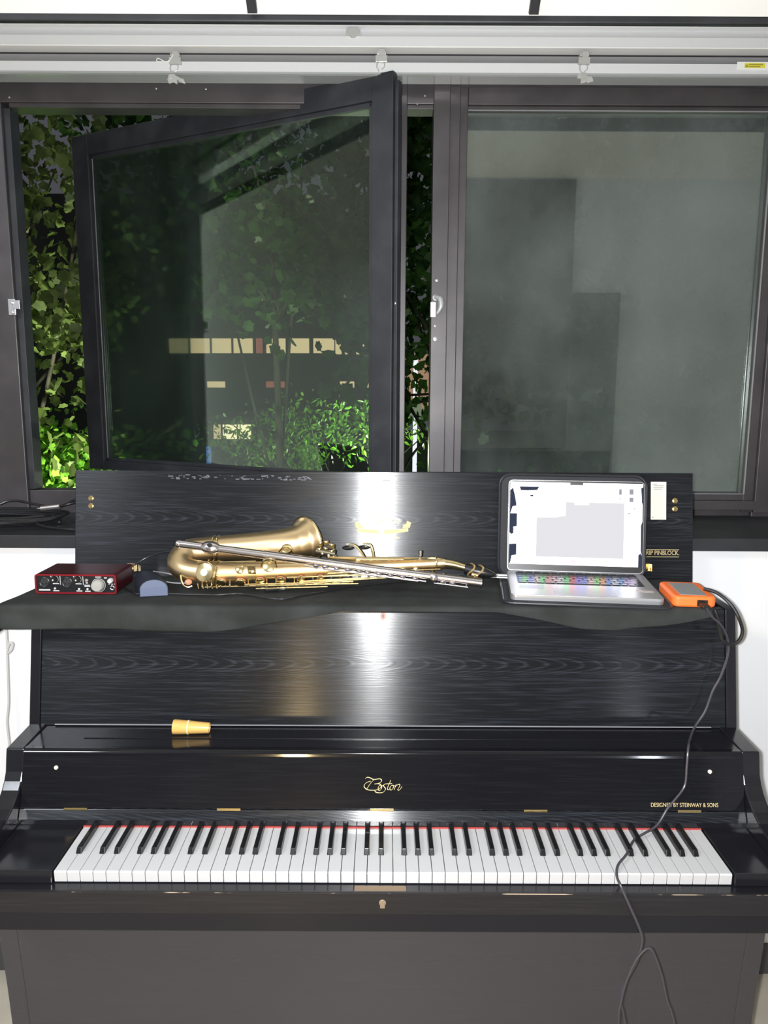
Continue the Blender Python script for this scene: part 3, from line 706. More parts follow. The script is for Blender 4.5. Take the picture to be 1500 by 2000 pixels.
# rim of the bell
e1, e0 = bell[-1], bell[-3]; ax_ = (e1-e0).normalized(); rr0 = .0565
nn = (Vector((0, 0, 1)) - ax_*ax_.z).normalized(); bb_ = ax_.cross(nn)
MB().tube([e1 + (nn*math.cos(t) + bb_*math.sin(t))*rr0 for t in [2*PI*i/40 for i in range(40)]], .0018, 8, closed=True).build('bell_rim', SAXB, SX, smooth=True)
def ringat(p, ax, r, t, nm='band', m_=SAXB, par=SX):
    ax = Vector(ax).normalized(); n1 = (Vector((0, 0, 1)) - ax*ax.z).normalized(); b1 = ax.cross(n1)
    MB().tube([p + (n1*math.cos(a) + b1*math.sin(a))*r for a in [2*PI*i/28 for i in range(28)]], t, 8, closed=True).build(nm, m_, par, smooth=True)
for (x, y, Y, r) in ((418, 1118, .4185, .0275), (409, 1118, .4185, .0280), (428, 1118, .418, .0264)): ringat(S(x, y, Y), (1, 0, .02), r, .0016, 'bow_ring')
for (x, y, Y, r) in ((419, 1073, .491, .0315), (427, 1073, .491, .0315)): ringat(S(x, y, Y), (1, 0, .02), r, .0014, 'bow_ring')
ringat(S(852, 1100.5, .430), (1, 0, 0), .0142, .0022, 'neck_socket'); 
# neck
nk = catmull([S(850, 1100, .430), S(880, 1102, .428), S(905, 1108, .424), S(925, 1113, .420)], 8)
MB().tube(nk, [.0120, .0108, .0085, .0072], 20).build('neck', SAXB, SX, smooth=True)
# mouthpiece
mpa, mpb = S(908, 1111, .423), S(968, 1123, .408)
mp_ = MB(); dd = (mpb-mpa); ll = dd.length
mp_.lathe([(0, .0115), (ll*.05, .0130), (ll*.55, .0130), (ll*.75, .0105), (ll, .0035)], mpa, dd, 22); mp = mp_.build('mouthpiece', RUBBER, SX, smooth=True)
lg_ = MB()
for t in (.22, .50):
    p = mpa + dd*t; ax = dd.normalized(); n1 = (Vector((0, 0, 1)) - ax*ax.z).normalized(); b1 = ax.cross(n1)
    lg_.tube([p + ax*(.006*math.sin(2*a)) + (n1*math.cos(a) + b1*math.sin(a))*.0142 for a in [2*PI*i/24 for i in range(24)]], .0022, 6, closed=True)
p = mpa + dd*.30 + Vector((0, -.016, -.006)); lg_.tube([p - dd.normalized()*.007, p + dd.normalized()*.007], .0045, 12); lg_.tube([p+Vector((0, -.008, -.004)), p], .0035, 10)
lg_.build('ligature', mat('matte_gold', (.62, .43, .20), .4, .8), mp, smooth=True)
# key cups: (x, y, Y, radius, normal)
def cup(x, y, Y, r, nrm=(0, -.85, .5), pearl=False, pad=False):
    c = S(x, y, Y); k = MB(); nv = Vector(nrm).normalized()
    k.lathe([(-.003, r*.96), (0, r), (.0028, r*.96), (.0040, r*.72), (.0046, .0)], c, nv, 22)
    o = k.build('key_cup', SAXB, SX, smooth=True)
    if pad: MB().lathe([(-.006, r*.9), (-.003, r*.93)], c, nv, 18).build('key_pad', PADM, o)
    if pearl: MB().lathe([(.0044, r*.40), (.0060, r*.36), (.0064, 0)], c, nv, 14).build('pearl_touch', PEARL, o, smooth=True)
    return o
cup(525, 1106, .386, .0135)
cup(400, 1118, .388, .0215, (-.25, -.95, .3), pearl=True)
cup(468, 1112, .3945, .0100); cup(492, 1113, .395, .0085)
for (x, y, Y, r) in ((432, 1139, .392, .012), (470, 1139, .392, .012), (508, 1137, .394, .0115), (548, 1135, .394, .0110), (588, 1133, .396, .010), (626, 1131, .398, .0095)):
    cup(x, y, Y, r, (0, -.75, -.5), pad=True)
for (x, y, Y, r) in ((664, 1106, .404, .0085), (690, 1111, .404, .0095), (714, 1113, .404, .0080), (738, 1116, .404, .0080), (762, 1114, .406, .0075), (786, 1113, .408, .0070), (812, 1112, .410, .0062)):
    cup(x, y, Y, r, (0, -.9, .4), pearl=(x % 2 == 0))
for (x, y, Y, r) in ((560, 1072, .450, .013), ):
    cup(x, y, Y, r, (0, -.7, .7))
# rods, posts
def rod(pts, r, nm='key_rod', m_=SAXB): 
    return MB().tube([S(*q) for q in pts], r, 8).build(nm, m_, SX, smooth=True)
for pts in ([(400, 1147, .392), (700, 1140, .398)], [(478, 1142, .386), (690, 1136, .392)], [(585, 1140, .384), (868, 1121, .404)], [(585, 1136, .387), (800, 1125, .402)],
            [(500, 1150, .380), (640, 1146, .384)], [(560, 1128, .392), (760, 1120, .402)], [(430, 1098, .402), (500, 1096, .404)], [(640, 1119, .398), (860, 1112, .412)], [(700, 1094, .414), (850, 1094, .420)], [(640, 1088, .440), (845, 1090, .436)]):
    rod(pts, .0019)
pb = MB()
for i in range(26):
    x = 395 + i*18; y = 1146 - (x-395)*.045; a = S(x, y, .390 + (x-395)*.00003); b = S(x, y-14, .402 + (x-395)*.00003)
    pb.tube([a, b], .0015, 6); pb.sphere(a, .0026, 8)
pb.build('rod_post', SAXB, SX, smooth=True)
# engraved plate and thumb guard
g = MB(); 
for (x0, x1, y0, y1) in ((483, 500, 1102, 1124),): 
    c = S((x0+x1)/2, (y0+y1)/2, .3905); g.obox(c, X3, (0, -.5, .85), (0, -.85, -.5), .009, .013, .0008)
g.build('engraved_plate', mat('mottled_gold', (.70, .58, .32), .35, .9, vary=((400, 400, 400), (.45, .34, .16), .4, .6)), SX, .0006)
MB().tube(catmull([S(386, 1098, .404), S(405, 1098, .385), S(419, 1112, .378), S(420, 1132, .380), S(414, 1146, .388)], 6), .0018, 8).build('key_guard', SAXB, SX, smooth=True)
MB().tube(catmull([S(510, 1108, .392), S(514, 1096, .383), S(525, 1091, .381), S(536, 1095, .383), S(541, 1108, .392)], 6), .0017, 8).build('key_guard', SAXB, SX, smooth=True)
MB().tube(catmull([S(545, 1078, .452), S(552, 1070, .440), S(563, 1070, .440), S(572, 1080, .452)], 6), .0015, 8).build('key_guard', SAXB, SX, smooth=True)
# spatula keys in the key cluster to the right of the bell
tb = MB()
for i, (x, y) in enumerate(((626, 1062), (637, 1060), (648, 1066), (624, 1074), (636, 1073), (648, 1078), (630, 1083), (642, 1086), (652, 1088))):
    c = S(x, y, .462); tb.obox(c, (1, .1, random.uniform(-.3, .3)), (0, -.4, 1), (0, -1, -.4), .0048+.001*(i % 3), .0055, .0016)
    tb.lathe([(0, .0028), (.004, .0024)], c+Vector((0, -.001, .002)), (0, -1, .3), 10)
tb.build('spatula_key', mat('antique_gold_lacquer', (.66, .55, .30), .28, 1), SX, .0008)
MB().tube([S(618, 1075, .470), S(655, 1082, .466)], .010, 10).build('key_bracket', mat('dark_gap_metal', (.10, .09, .06), .4, .8), SX, smooth=True)
rod([(648, 1090, .445), (700, 1092, .440)], .0024)
# palm keys (dark oval touches on gold arms)
for (x, y, x2, y2) in ((679, 1070, 712, 1090), (710, 1069, 726, 1087)):
    k = MB(); k.sphere(S(x, y, .440), .0115, 14, (1.15, .8, .42)); k.build('palm_key', mat('black_palm_touch', (.010, .010, .010), .15), SX, smooth=True)
    MB().tube(catmull([S(x-2, y-7, .440), S(x+12, y-6, .438), S((x+x2)/2+9, (y+y2)/2-3, .436), S(x2+4, y2+6, .434)], 6), [.0015, .0024, .0030, .0024], 8).build('palm_key_arm', SAXB, SX, smooth=True)
k = MB(); k.box(S(695, 1092, .430).x, S(790, 1092, .430).x, .424, .438, S(745, 1096, .430).z, S(745, 1090, .430).z); k.build('key_plate', SAXG, SX, .002)
k = MB(); a = S(821, 1094, .430); k.tube([a, S(821, 1086, .430)], .0016, 8); k.tube([S(821, 1086, .430), S(821, 1075, .430)], [.0035, .0048], 10); k.build('lyre_screw', STEEL, SX, smooth=True)
MB().tube(catmull([S(832, 1092, .430), S(845, 1089, .428), S(870, 1094, .426), S(890, 1099, .424)], 5), .0022, 8).build('octave_key', SAXB, SX, smooth=True)
# low key foot at the bow
k = MB(); k.tube(catmull([S(352, 1124, .400), S(356, 1140, .392), S(366, 1147, .388), S(376, 1145, .388)], 5), .0024, 8); k.build('bow_foot', SAXB, SX, smooth=True)
MB().sphere(S(368, 1137, .392), .0085, 12, (1, .7, .8)).build('cork_bumper', PADM, SX, smooth=True)
for i in range(5):
    x = 386+9*i; rod([(x, 1140, .392), (x+2, 1150, .386)], .0016, 'guard_foot')

# ================================================================== FLUTE
A = at(349, 1062, .408); B = at(940, 1139, .362); B.z = max(B.z, TT+.0097)
FD = (B-A); FLn = FD.length; FDn = FD.normalized()
FLo = empty('flute', tuple(B)); tag(FLo, 'silver flute resting slantwise across the gold saxophone', 'flute')
def fpnt(px): return A + FD*((px-349)/(940-349))
MB().lathe([(-.003, .004), (.0, .0085), (.006, .0100), (.008, .0096), (.0085, .0092)], A-FDn*.004, FDn, 22).build('crown', SILVER, FLo, smooth=True)
def ftube(x0, x1, r, nm, m_=SILVER, n=26):
    a = fpnt(x0); b = fpnt(x1); return MB().tube([a, b], r, n).build(nm, m_, FLo, smooth=True)
ftube(353, 522, .0092, 'head_joint'); ftube(522, 562, .0099, 'barrel'); ftube(562, 842, .0094, 'body_joint'); ftube(842, 941, .0094, 'foot_joint')
for x in (519, 526, 558, 712, 838, 846, 939): 
    a = fpnt(x); MB().tube([a-FDn*.0012, a+FDn*.0012], .0106, 24).build('ring', SILVER, FLo, smooth=True)
lpc = fpnt(413); k = MB(); VV = Vector((0, -.75, .55)).normalized(); k.sphere((0, 0, 0), 1, 20)
UW = FDn.cross(VV).normalized(); vs = [lpc + VV*.001 + FDn*p.x*.0245 + UW*p.y*.0150 + VV*p.z*.0135 for p in k.v]
k2 = MB().add(vs, k.f); lipp = k2.build('lip_plate', SILVER, FLo, smooth=True)
oval(MB(), Vector(), X3, UW, 1, 1, 3, 0, VV)
eh = MB(); oval(eh, lpc+VV*.0146, FDn, UW, .006, .005, 16, .0003, VV); eh.build('embouchure_hole', BLACKP, lipp)
DN = Vector((0, -.62, -.55)).normalized()
DN = (DN - FDn*DN.dot(FDn)).normalized()
for i, px in enumerate((622, 640, 662, 684, 706, 722, 744, 766, 790, 814)):
    c = fpnt(px) + DN*.0105; k = MB(); k.lathe([(-.001, .0066), (.003, .0070), (.0045, .0060), (.005, .003)], c, DN, 18); k.tube([c-FDn*.008+UW*.004, c+FDn*.008+UW*.004], .0016, 6)
    k.build('key_cup', SILVER, FLo, smooth=True)
for (x0, x1, o1) in ((600, 835, .0150), (640, 820, .0168), (850, 915, .0160)):
    MB().tube([fpnt(x0) + DN*o1, fpnt(x1) + DN*o1], .0016, 8).build('key_rod', SILVER, FLo, smooth=True)
for px, r in ((849, .0088), (866, .0070), (885, .0070)):
    vv = (Vector((0, -1, .1)) - FDn*FDn.dot(Vector((0, -1, .1)))).normalized() if px == 849 else DN
    c = fpnt(px) + vv*.0105; k = MB(); k.lathe([(0, r), (.003, r), (.0042, r*.85), (.0046, 0)], c, vv, 20); k.build('key_cup', SILVER, FLo, smooth=True)
for px in (872, 890, 912):
    a = fpnt(px) + DN*.0095; MB().tube([a, a+DN*.008], .0014, 6).build('rod_post', SILVER, FLo, smooth=True)

# thin black neck strap / cords on the cloth round the saxophone
def cable(name, pts, r, m_, label, cat='cable', n=8, group=None):
    o = MB().tube(catmull(pts, 8), r, n).build(name, m_, smooth=True); tag(o, label, cat, group); return o
def onc(px, py, h=.003): return atz(px, py, TT+h)
cable('neck_strap', [onc(300, 1158), onc(340, 1160), onc(420, 1162), onc(470, 1160), onc(520, 1168), onc(555, 1170), onc(590, 1163), onc(640, 1154), onc(680, 1146), onc(720, 1142), onc(800, 1134)], .0024, CABLE, 'black cord strap wandering over the cloth in front of the saxophone', 'strap')
ht = empty('strap_hook', tuple(onc(530, 1150, 0))); tag(ht, 'small black strap hook lying on the cloth under the saxophone keys', 'hook')
k = MB(); k.tube([onc(518, 1152, .006), onc(542, 1150, .006)], .006, 10); k.build('hook_body', BLACKP, ht, smooth=True)
k = MB(); k.tube(catmull([onc(542, 1150, .006), onc(556, 1150, .006), onc(562, 1146, .010), onc(556, 1144, .012)], 5), .0015, 8); k.build('hook_wire', STEEL, ht, smooth=True)
cable('microphone_cable', [atz(243, 1148, TT+.004), atz(256, 1155, TT+.004), atz(272, 1160, TT+.004), atz(300, 1150, TT+.004)], .0028, CABLE, 'black cable crossing the cloth between the red audio interface and the navy case')
cable('thin_wire', [onc(300, 1116, .03), onc(322, 1119, .016), onc(345, 1124, .006), onc(365, 1128, .004), onc(390, 1126, .003)], .0016, mat('grey_wire', (.35, .36, .38), .3), 'loose grey wire curling over behind the navy case', 'wire')
cable('thin_wire', [onc(305, 1125, .010), onc(325, 1136, .004), onc(350, 1139, .003), onc(380, 1138, .003)], .0014, MATS['grey_wire'], 'lower grey wire looping from the navy case under the saxophone bow', 'wire')
cable('black_wire', [at(262, 1104, .53), at(285, 1090, .545), at(320, 1078, .55), at(355, 1080, .55), at(390, 1100, .545)], .0022, CABLE, 'black wire arching against the lid behind the saxophone bow', 'wire')

# ================================================================== LAPTOP + SLEEVE
yaw = math.radians(-6.6); LO = Vector((.271, .3215, 0)); ux = Vector((math.cos(yaw), math.sin(yaw), 0)); uyv = Vector((-math.sin(yaw), math.cos(yaw), 0))
W_, D_, BT = .3180, .2215, .0135; ZL = TT + .0048
lpct = LO + ux*W_/2
sle = empty('laptop_sleeve', (lpct.x, lpct.y, TT), yaw); tag(sle, 'open black zip-up sleeve case holding the laptop', 'laptop sleeve')
MB().prism(rrect(-W_/2-.014, W_/2+.012, -.016, D_+.004, .022, 6), .0002, .0045, 'z').build('bottom_flap', NEO, sle, .0025, local=True)
def rr3(x0, x1, y0, y1, r, z, n=6): return [Vector((p[0], p[1], z)) for p in rrect(x0, x1, y0, y1, r, n)]
MB().tube(rr3(-W_/2-.016, W_/2+.014, -.018, D_+.002, .024, .0036), .0034, 8, closed=True).build('zip_edge', mat('black_zip_tape', (.02, .021, .026), .35), sle, smooth=True, local=True)
tilt = math.radians(9.5)
HM = Matrix.Translation((0, D_-.002, BT)) @ Matrix.Rotation(-tilt, 4, 'X')
HMs = Matrix.Translation((0, D_+.008, .004)) @ Matrix.Rotation(-tilt, 4, 'X')
SH = .2185
MB().prism(rrect(-W_/2-.018, W_/2+.004, 0, SH+.024, .024, 6), .0, .0060, 'y', HMs).build('top_flap', NEO, sle, .0025, local=True)
MB().tube([HMs @ Vector((p[0], -.001, p[1])) for p in rrect(-W_/2-.020, W_/2+.006, .0, SH+.026, .026, 6)], .0030, 8, closed=True).build('zip_edge', MATS['black_zip_tape'], sle, smooth=True, local=True)
# the screen is built as part of the laptop
lap = empty('laptop', (lpct.x, lpct.y, ZL), yaw); tag(lap, 'open silver laptop with a bright white screen, standing in its black sleeve', 'laptop')
base_o = MB().prism(rrect(-W_/2, W_/2, 0, D_, .012, 5), 0, BT, 'z').build('base', ALU, lap, .0012, smooth=False, local=True)
KM = Matrix.Translation((0, 0, BT))
MB().box(-W_/2+.020, W_/2-.020, .100, .206, BT+.0001, BT+.0004).build('keyboard_well', BLACKP, base_o, local=True)
kx0, kx1, ky0 = -W_/2+.022, W_/2-.022, .102
rows_ = [14, 14, 14, 13, 12, 10]
kcount = 0
for r_i, cnt in enumerate(rows_):
    y1 = .2050 - r_i*.01745; y0 = y1 - .0155
    cw2 = (kx1-kx0)/14
    layout = {14: [1]*14, 13: [1.5]+[1]*11+[1.5], 12: [2]+[1]*10+[2], 10: [1, 1, 1, 1.25, 5, 1.25, 1, .83, .83, .84]}[cnt]
    tot = sum(layout); x = kx0
    for L0 in layout:
        ww = (kx1-kx0)*L0/tot
        if kcount < 100:
            kk = MB().box(x+.0014, x+ww-.0014, y0, y1-.0006, BT+.0004, BT+.0016).build('key_cap', KEYC, base_o, .0005, local=True, seg=1)
        x += ww; kcount += 1
MB().prism(rrect(-.066, .064, .008, .092, .004, 4), BT+.00005, BT+.0003, 'z').build('trackpad', mat('trackpad_glass', (.46, .46, .49), .25, .6), base_o, local=True)
stk = MB(); stk.prism([(-.139, .055), (-.135, .082), (-.118, .079), (-.105, .080), (-.098, .085), (-.082, .086), (-.084, .060), (-.090, .052)], BT+.0001, BT+.0004, 'z')
stk.build('sticker', mat('grey_violet_sticker', (.40, .39, .48), .3), base_o, local=True)
stk = MB(); stk.prism([(.079, .054), (.083, .064), (.078, .068), (.086, .086), (.112, .087), (.115, .060), (.102, .050)], BT+.0001, BT+.0004, 'z'); stk.build('sticker', mat('glossy_white_sticker', (.85, .85, .88), .06), base_o, local=True)
stk = MB(); stk.prism([(.114, .060), (.112, .068), (.124, .070), (.130, .066), (.150, .064), (.148, .054), (.130, .050)], BT+.0001, BT+.0004, 'z'); stk.build('sticker', mat('orange_grey_sticker', (.52, .44, .42), .4), base_o, local=True)
scr = MB().prism(rrect(-W_/2, W_/2, 0, SH, .010, 5), -.0035, .0012, 'y', HM).build('screen_lid', ALU, lap, .0008, local=True)
MB().prism(rrect(-W_/2+.0015, W_/2-.0015, .002, SH-.0015, .009, 5), -.0040, -.0034, 'y', HM).build('bezel', BLACKP, scr, local=True)
SWm = emis('screen_white', (1, .98, 1), 2.6); SGm = emis('screen_grey', (.86, .86, .90), .93); SDm = emis('screen_dark_blue', (.05, .06, .10), 1.0)
X0, X1, Y0_, Y1_ = -W_/2+.0045, W_/2-.0045, .0165, SH-.0055
def sc_box(nm, u0, u1, v0, v1, m_, d=-.0043, par=None, pts=None):
    """u,v in 0..1 across the display, v down"""
    xa = X0+(X1-X0)*u0; xb = X0+(X1-X0)*u1; za = Y1_-(Y1_-Y0_)*v1; zb = Y1_-(Y1_-Y0_)*v0
    return MB().box(xa, xb, d, d+.0002, za, zb, HM).build(nm, m_, par or scr, local=True)
disp = sc_box('display', 0, 1, 0, 1, SWm)
sc_box('window_area', .205, .865, .235, .905, SGm, -.0046, disp)
cw3 = MB(); xa = lambda u: X0+(X1-X0)*u; za = lambda v: Y1_-(Y1_-Y0_)*v
cw3.prism([(xa(.425), za(.235)), (xa(.425), za(.400)), (xa(.36), za(.42)), (xa(.205), za(.43)), (xa(.205), za(.235))], -.0048, -.0046, 'y', HM)
cw3.build('window_corner', SWm, disp, local=True)
for (u0, u1, v0, v1) in ((.49, .60, .225, .265), ): sc_box('title_tab', u0, u1, v0, v1, SWm, -.0050, disp)
dk = MB()
def dpoly(pts): MB().prism([(xa(u), za(v)) for u, v in pts], -.0048, -.0044, 'y', HM).build('wallpaper_patch', SDm, disp, local=True)
dpoly([(.0, .10), (.02, .07), (.035, .16), (.045, .24), (.05, .29), (.02, .30), (.0, .40)]); dpoly([(0, .385), (.055, .385), (.055, .54), (.03, .55), (0, .57)])
dpoly([(0, .62), (.015, .64), (.03, .625), (.03, .555), (0, .55)]); dpoly([(0, .76), (.055, .755), (.055, .89), (.02, .90), (.01, .99), (0, 1)])
dpoly([(.07, .055), (.22, .055), (.205, .095), (.13, .10), (.08, .10)]); dpoly([(.15, .155), (.175, .155), (.178, .175), (.155, .172)])
dpoly([(.985, .05), (1, .04), (1, .25), (.993, .22), (.99, .13)]); dpoly([(.975, .86), (.99, .83), (1, .86), (1, 1), (.975, 1)]); dpoly([(.99, .5), (1, .45), (1, .86), (.992, .8)])
gi = MB()
for (u0, u1, v0, v1) in ((.822, .842, .065, .135), (.900, .93, .065, .13), (.90, .93, .165, .22), (.825, .842, .18, .188), (.89, .912, .355, .365), (.935, .945, .29, .305)):
    gi.box(xa(u0), xa(u1), -.0050, -.0046, za(v1), za(v0), HM)
gi.build('desktop_icon', emis('icon_grey', (.38, .37, .42), 1), disp, local=True)
ic = MB(); ic.prism([(xa(.455), za(0)), (xa(.552), za(0)), (xa(.552), za(.028)), (xa(.455), za(.028))], -.0052, -.0046, 'y', HM); ic.build('camera_notch', BLACKP, disp, local=True)
# dock icons along the bottom of the screen, bright and coloured
cols = [(.3, .5, 1), (.2, .9, .3), (.2, .3, 1), (1, .8, .8), (.2, 1, .3), (1, .35, .4), (1, .6, .7), (.9, .9, 1), (.1, .9, .2), (1, .05, .12), (.3, .15, 1), (.15, .25, 1), (1, .6, .6), (.3, .9, .2), (1, .35, .05), (.1, .3, 1), (.8, .8, 1), (.1, .4, 1), (.6, .4, 1), (.8, .6, 1)]
for i, c_ in enumerate(cols):
    u0 = .06 + i*.0455
    sc_box('dock_icon', u0+.004, u0+.0415, .925, .985, emis('dock_%d' % i, tuple(.10+.9*q for q in c_), 6.5), -.0047, disp)
# plugs on the left side of the laptop
for (yy, nm, lb_) in ((.190, 'laptop_plug', 'upper silver plug in the left side of the laptop'), (.168, 'laptop_plug', 'lower silver plug in the left side of the laptop')):
    pe = lap.location + Matrix.Rotation(yaw, 3, 'Z') @ Vector((-W_/2-.001, yy, BT*.55))
    k = empty(nm, tuple(pe)); tag(k, lb_, 'plug', 'plugs in the laptop')
    MB().tube([pe, pe-ux*.024], .0042, 12).build('plug_sleeve', STEEL, k, smooth=True); MB().tube([pe-ux*.024, pe-ux*.050], [.0055, .0040], 12).build('plug_grip', BLACKP, k, smooth=True)

# ================================================================== PORTABLE DRIVE
f0 = atz(1313, 1163, TT+.026); f1 = atz(1400, 1165, TT+.026); b0 = atz(1286, 1135, TT+.026); b1 = atz(1368, 1135, TT+.026)
cen = (f0+f1+b0+b1)/4; yd = math.atan2((f1-f0).y, (f1-f0).x); vd = ((b0+b1)-(f0+f1))
yd2 = math.atan2(-(vd.x), vd.y)
dr = empty('portable_drive', (cen.x, cen.y, TT), (yd+yd2)/2); tag(dr, 'rugged portable drive with an orange bumper, right of the laptop', 'portable drive')
dw, dl = .0440, .0640
db = MB().prism(rrect(-dw, dw, -dl, dl, .013, 6), .001, .025, 'z').build('bumper', ORANGE, dr, .006, smooth=True, local=True, seg=4)
MB().prism(rrect(-dw+.017, dw-.017, -dl+.012, dl-.016, .003, 4), .0245, .0256, 'z').build('top_plate', DRVG, dr, .0004, local=True)
MB().box(.004, .026, -dl-.0012, -dl+.01, .004, .018).build('port_recess', BLACKP, dr, .001, local=True)
# plug + hanging cable
dm = Matrix.Translation(dr.location) @ Matrix.Rotation(dr.rotation_euler.z, 4, 'Z')
q0 = dm @ Vector((.014, -dl-.001, .0105)); q1 = dm @ Vector((.016, -dl-.024, .008))
uc = empty('usb_cable', tuple(q1)); tag(uc, 'long black cable hanging from the orange drive down across the keys to the floor', 'cable')
k = MB(); dirp = (q1-q0).normalized(); k.obox((q0+q1)/2, dirp, Vector((1, 0, 0)) - dirp*dirp.x, dirp.cross(Vector((1, 0, 0))), .012, .0075, .0042); k.build('plug', BLACKP, uc, .001)
def yfront(py):   # the surface the cable lies against
    if py < 1415: return .262 if py < 1260 else .27 + (1260-py)*.00006
    return 0
pts = [q1, at(1391, 1205, .262), at(1409, 1222, .268), at(1421, 1250, .285), at(1421, 1280, .287), at(1408, 1320, .284), at(1392, 1350, .280), at(1377, 1390, .272), at(1357, 1420, .262),
       at(1348, 1442, .225), at(1344, 1462, .181), at(1341, 1500, .168), at(1337, 1535, .162), at(1318, 1562, .150), at(1303, 1580, .142), at(1283, 1612, .128), at(1258, 1628, .110), at(1238, 1641, .095),
       at(1224, 1668, .045), at(1207, 1690, .012), at(1205, 1712, -.012), at(1213, 1732, -.030), at(1228, 1765, -.036), at(1246, 1806, -.036), at(1254, 1830, -.034), at(1252, 1850, -.032), at(1242, 1880, -.030),
       at(1218, 1925, -.028), at(1212, 1955, -.028), at(1218, 1985, -.028), at(1228, 2060, -.025), at(1215, 2200, -.02)]
pts.append(Vector((pts[-1].x, -.02, .004)))
MB().tube(catmull(pts, 8), .0024, 8).build('cord', CABLEG, uc, smooth=True)
pts2 = [Vector((pts[-1].x-.02, -.04, .004)), at(1206, 2120, -.03), at(1208, 1990, -.034), at(1212, 1960, -.034), at(1222, 1920, -.034), at(1240, 1878, -.034), at(1256, 1858, -.034), at(1267, 1852, -.034), at(1276, 1860, -.034), at(1292, 1905, -.034), at(1303, 1955, -.034), at(1316, 1995, -.034), at(1345, 2150, -.03)]
pts2.append(Vector((pts2[-1].x+.02, -.03, .004)))
cable('charging_cable', pts2, .0022, CABLEG, 'dark grey cable looped up near the bottom of the photo beside the longer hanging cable')
lp_ = [at(1375, 1150, .33), at(1400, 1158, .31), at(1425, 1178, .285), at(1440, 1200, .27), at(1450, 1230, .27), at(1444, 1250, .272), at(1430, 1258, .273), at(1413, 1254, .274), at(1406, 1235, .274), at(1401, 1212, .270), at(1393, 1192, .262)]
cable('looped_cable', lp_, .0038, CABLE, 'thick black cable looping round the right end of the piano top behind the orange drive')

# ================================================================== TAN CAP ON THE SHELF
a = atz(338, 1420, .8835+.015); b = at(409, 1421, a.y)
ax_ = Vector((1, 0.0, 0)); L_ = (b.x-a.x)
a.z = .8835 + .0158
tc = empty('tapered_cap', (a.x + L_/2, a.y, .8852)); tag(tc, 'tan tapered plastic cap lying on the piano music shelf', 'cap')
ax_ = Vector((1, .03, -.045)).normalized()
MB().lathe([(0, .0125), (.0008, .0150), (.004, .0155), (L_*.41, .0142)], a, ax_, 28).build('wide_end', TAN, tc, smooth=True)
MB().lathe([(L_*.405, .0150), (L_*.44, .0150)], a, ax_, 28).build('collar_ring', TANL, tc, smooth=True)
MB().lathe([(L_*.44, .0138), (L_*.97, .0112), (L_, .0108), (L_*1.0, .009), (L_*.97, .0088)], a, ax_, 28).build('narrow_end', TAN, tc, smooth=True)
MB().lathe([(0, .0028), (.010, .0026), (.0105, .001)], a + Vector((.010, -.001, .0135)), (.2, 0, 1), 8).build('nib', TAN, tc) if False else None

# ================================================================== THINGS ON THE SILL (left)
ZS = 1.2365
def coil(cx, cy, rx, ry, turns, r, name, label, tails, jitter=.008):
    pts = []
    for i in range(turns*14):
        a_ = 2*PI*i/14; k_ = 1 + .10*math.sin(i*.37) + random.uniform(-.02, .02)
        pts.append(Vector((cx + rx*k_*math.cos(a_) + .012*math.sin(i*.11), cy + ry*k_*math.sin(a_), ZS + .006 + .004*(i//14) + .002*random.random())))
    pts += [Vector(t) for t in tails]
    return cable(name, pts, r, CABLE, label)
c1 = coil(-1.04, .775, .16, .085, 6, .0042, 'coiled_cable', 'coil of black cable piled on the dark window sill at the left edge', [(-.90, .70, ZS+.012), (-.80, .665, ZS+.006), (-.72, .70, ZS+.006), (-.64, .74, ZS+.006)])
c2 = cable('coiled_cable', [at(0, 985, .90), at(30, 978, .905)+Vector((0, 0, 0)), Vector((-.93, .88, ZS+.03)), Vector((-.86, .87, ZS+.055)), Vector((-.78, .86, ZS+.062)), Vector((-.68, .84, ZS+.05)), Vector((-.60, .80, ZS+.03)), Vector((-.55, .78, ZS+.006))], .0036, CABLE, 'single black cable arching above the coil on the window sill')
ja = at(72, 994, .80); jb = at(117, 989, .80); ja.z = max(ja.z, ZS+.022); jb.z = max(jb.z, ZS+.026)
jk = empty('jack_plug', tuple(ja)); tag(jk, 'silver jack plug lying on the coil of black cable on the sill', 'plug')
dj = (jb-ja); MB().lathe([(0, .0015), (.002, .003), (.010, .003), (.0102, .0045), (.014, .0045)], ja, dj, 12).build('plug_tip', STEEL, jk, smooth=True)
MB().lathe([(.012, .0068), (dj.length*.98, .0068), (dj.length, .0055)], ja, dj, 18).build('plug_barrel', mat('polished_pink_silver', (.85, .80, .80), .22, .9), jk, smooth=True)
MB().tube(catmull([jb, jb+dj*.5+Vector((0, 0, .004)), jb+dj*1.0+Vector((.01, .02, .012)), jb+dj*1.8+Vector((.03, .03, .02))], 6), .0030, 8).build('plug_cord', CABLE, jk, smooth=True)
wc = cable('white_cord', [at(8, 1180, .56), at(13, 1235, .56), at(15, 1300, .56), at(17, 1370, .56), at(14, 1410, .56), at(18, 1450, .56), at(19, 1490, .56), at(22, 1600, .56), Vector((-.94, .57, .5)), Vector((-.95, .58, .004))], .0030, CORDW, 'thin white cord with a knot hanging down by the wall left of the piano', 'cord')
MB().tube(catmull([at(14, 1276, .555), at(22, 1270, .553), at(25, 1258, .553), at(19, 1256, .553), at(15, 1266, .553)], 5), .0034, 8).build('knot', CORDW, wc, smooth=True)

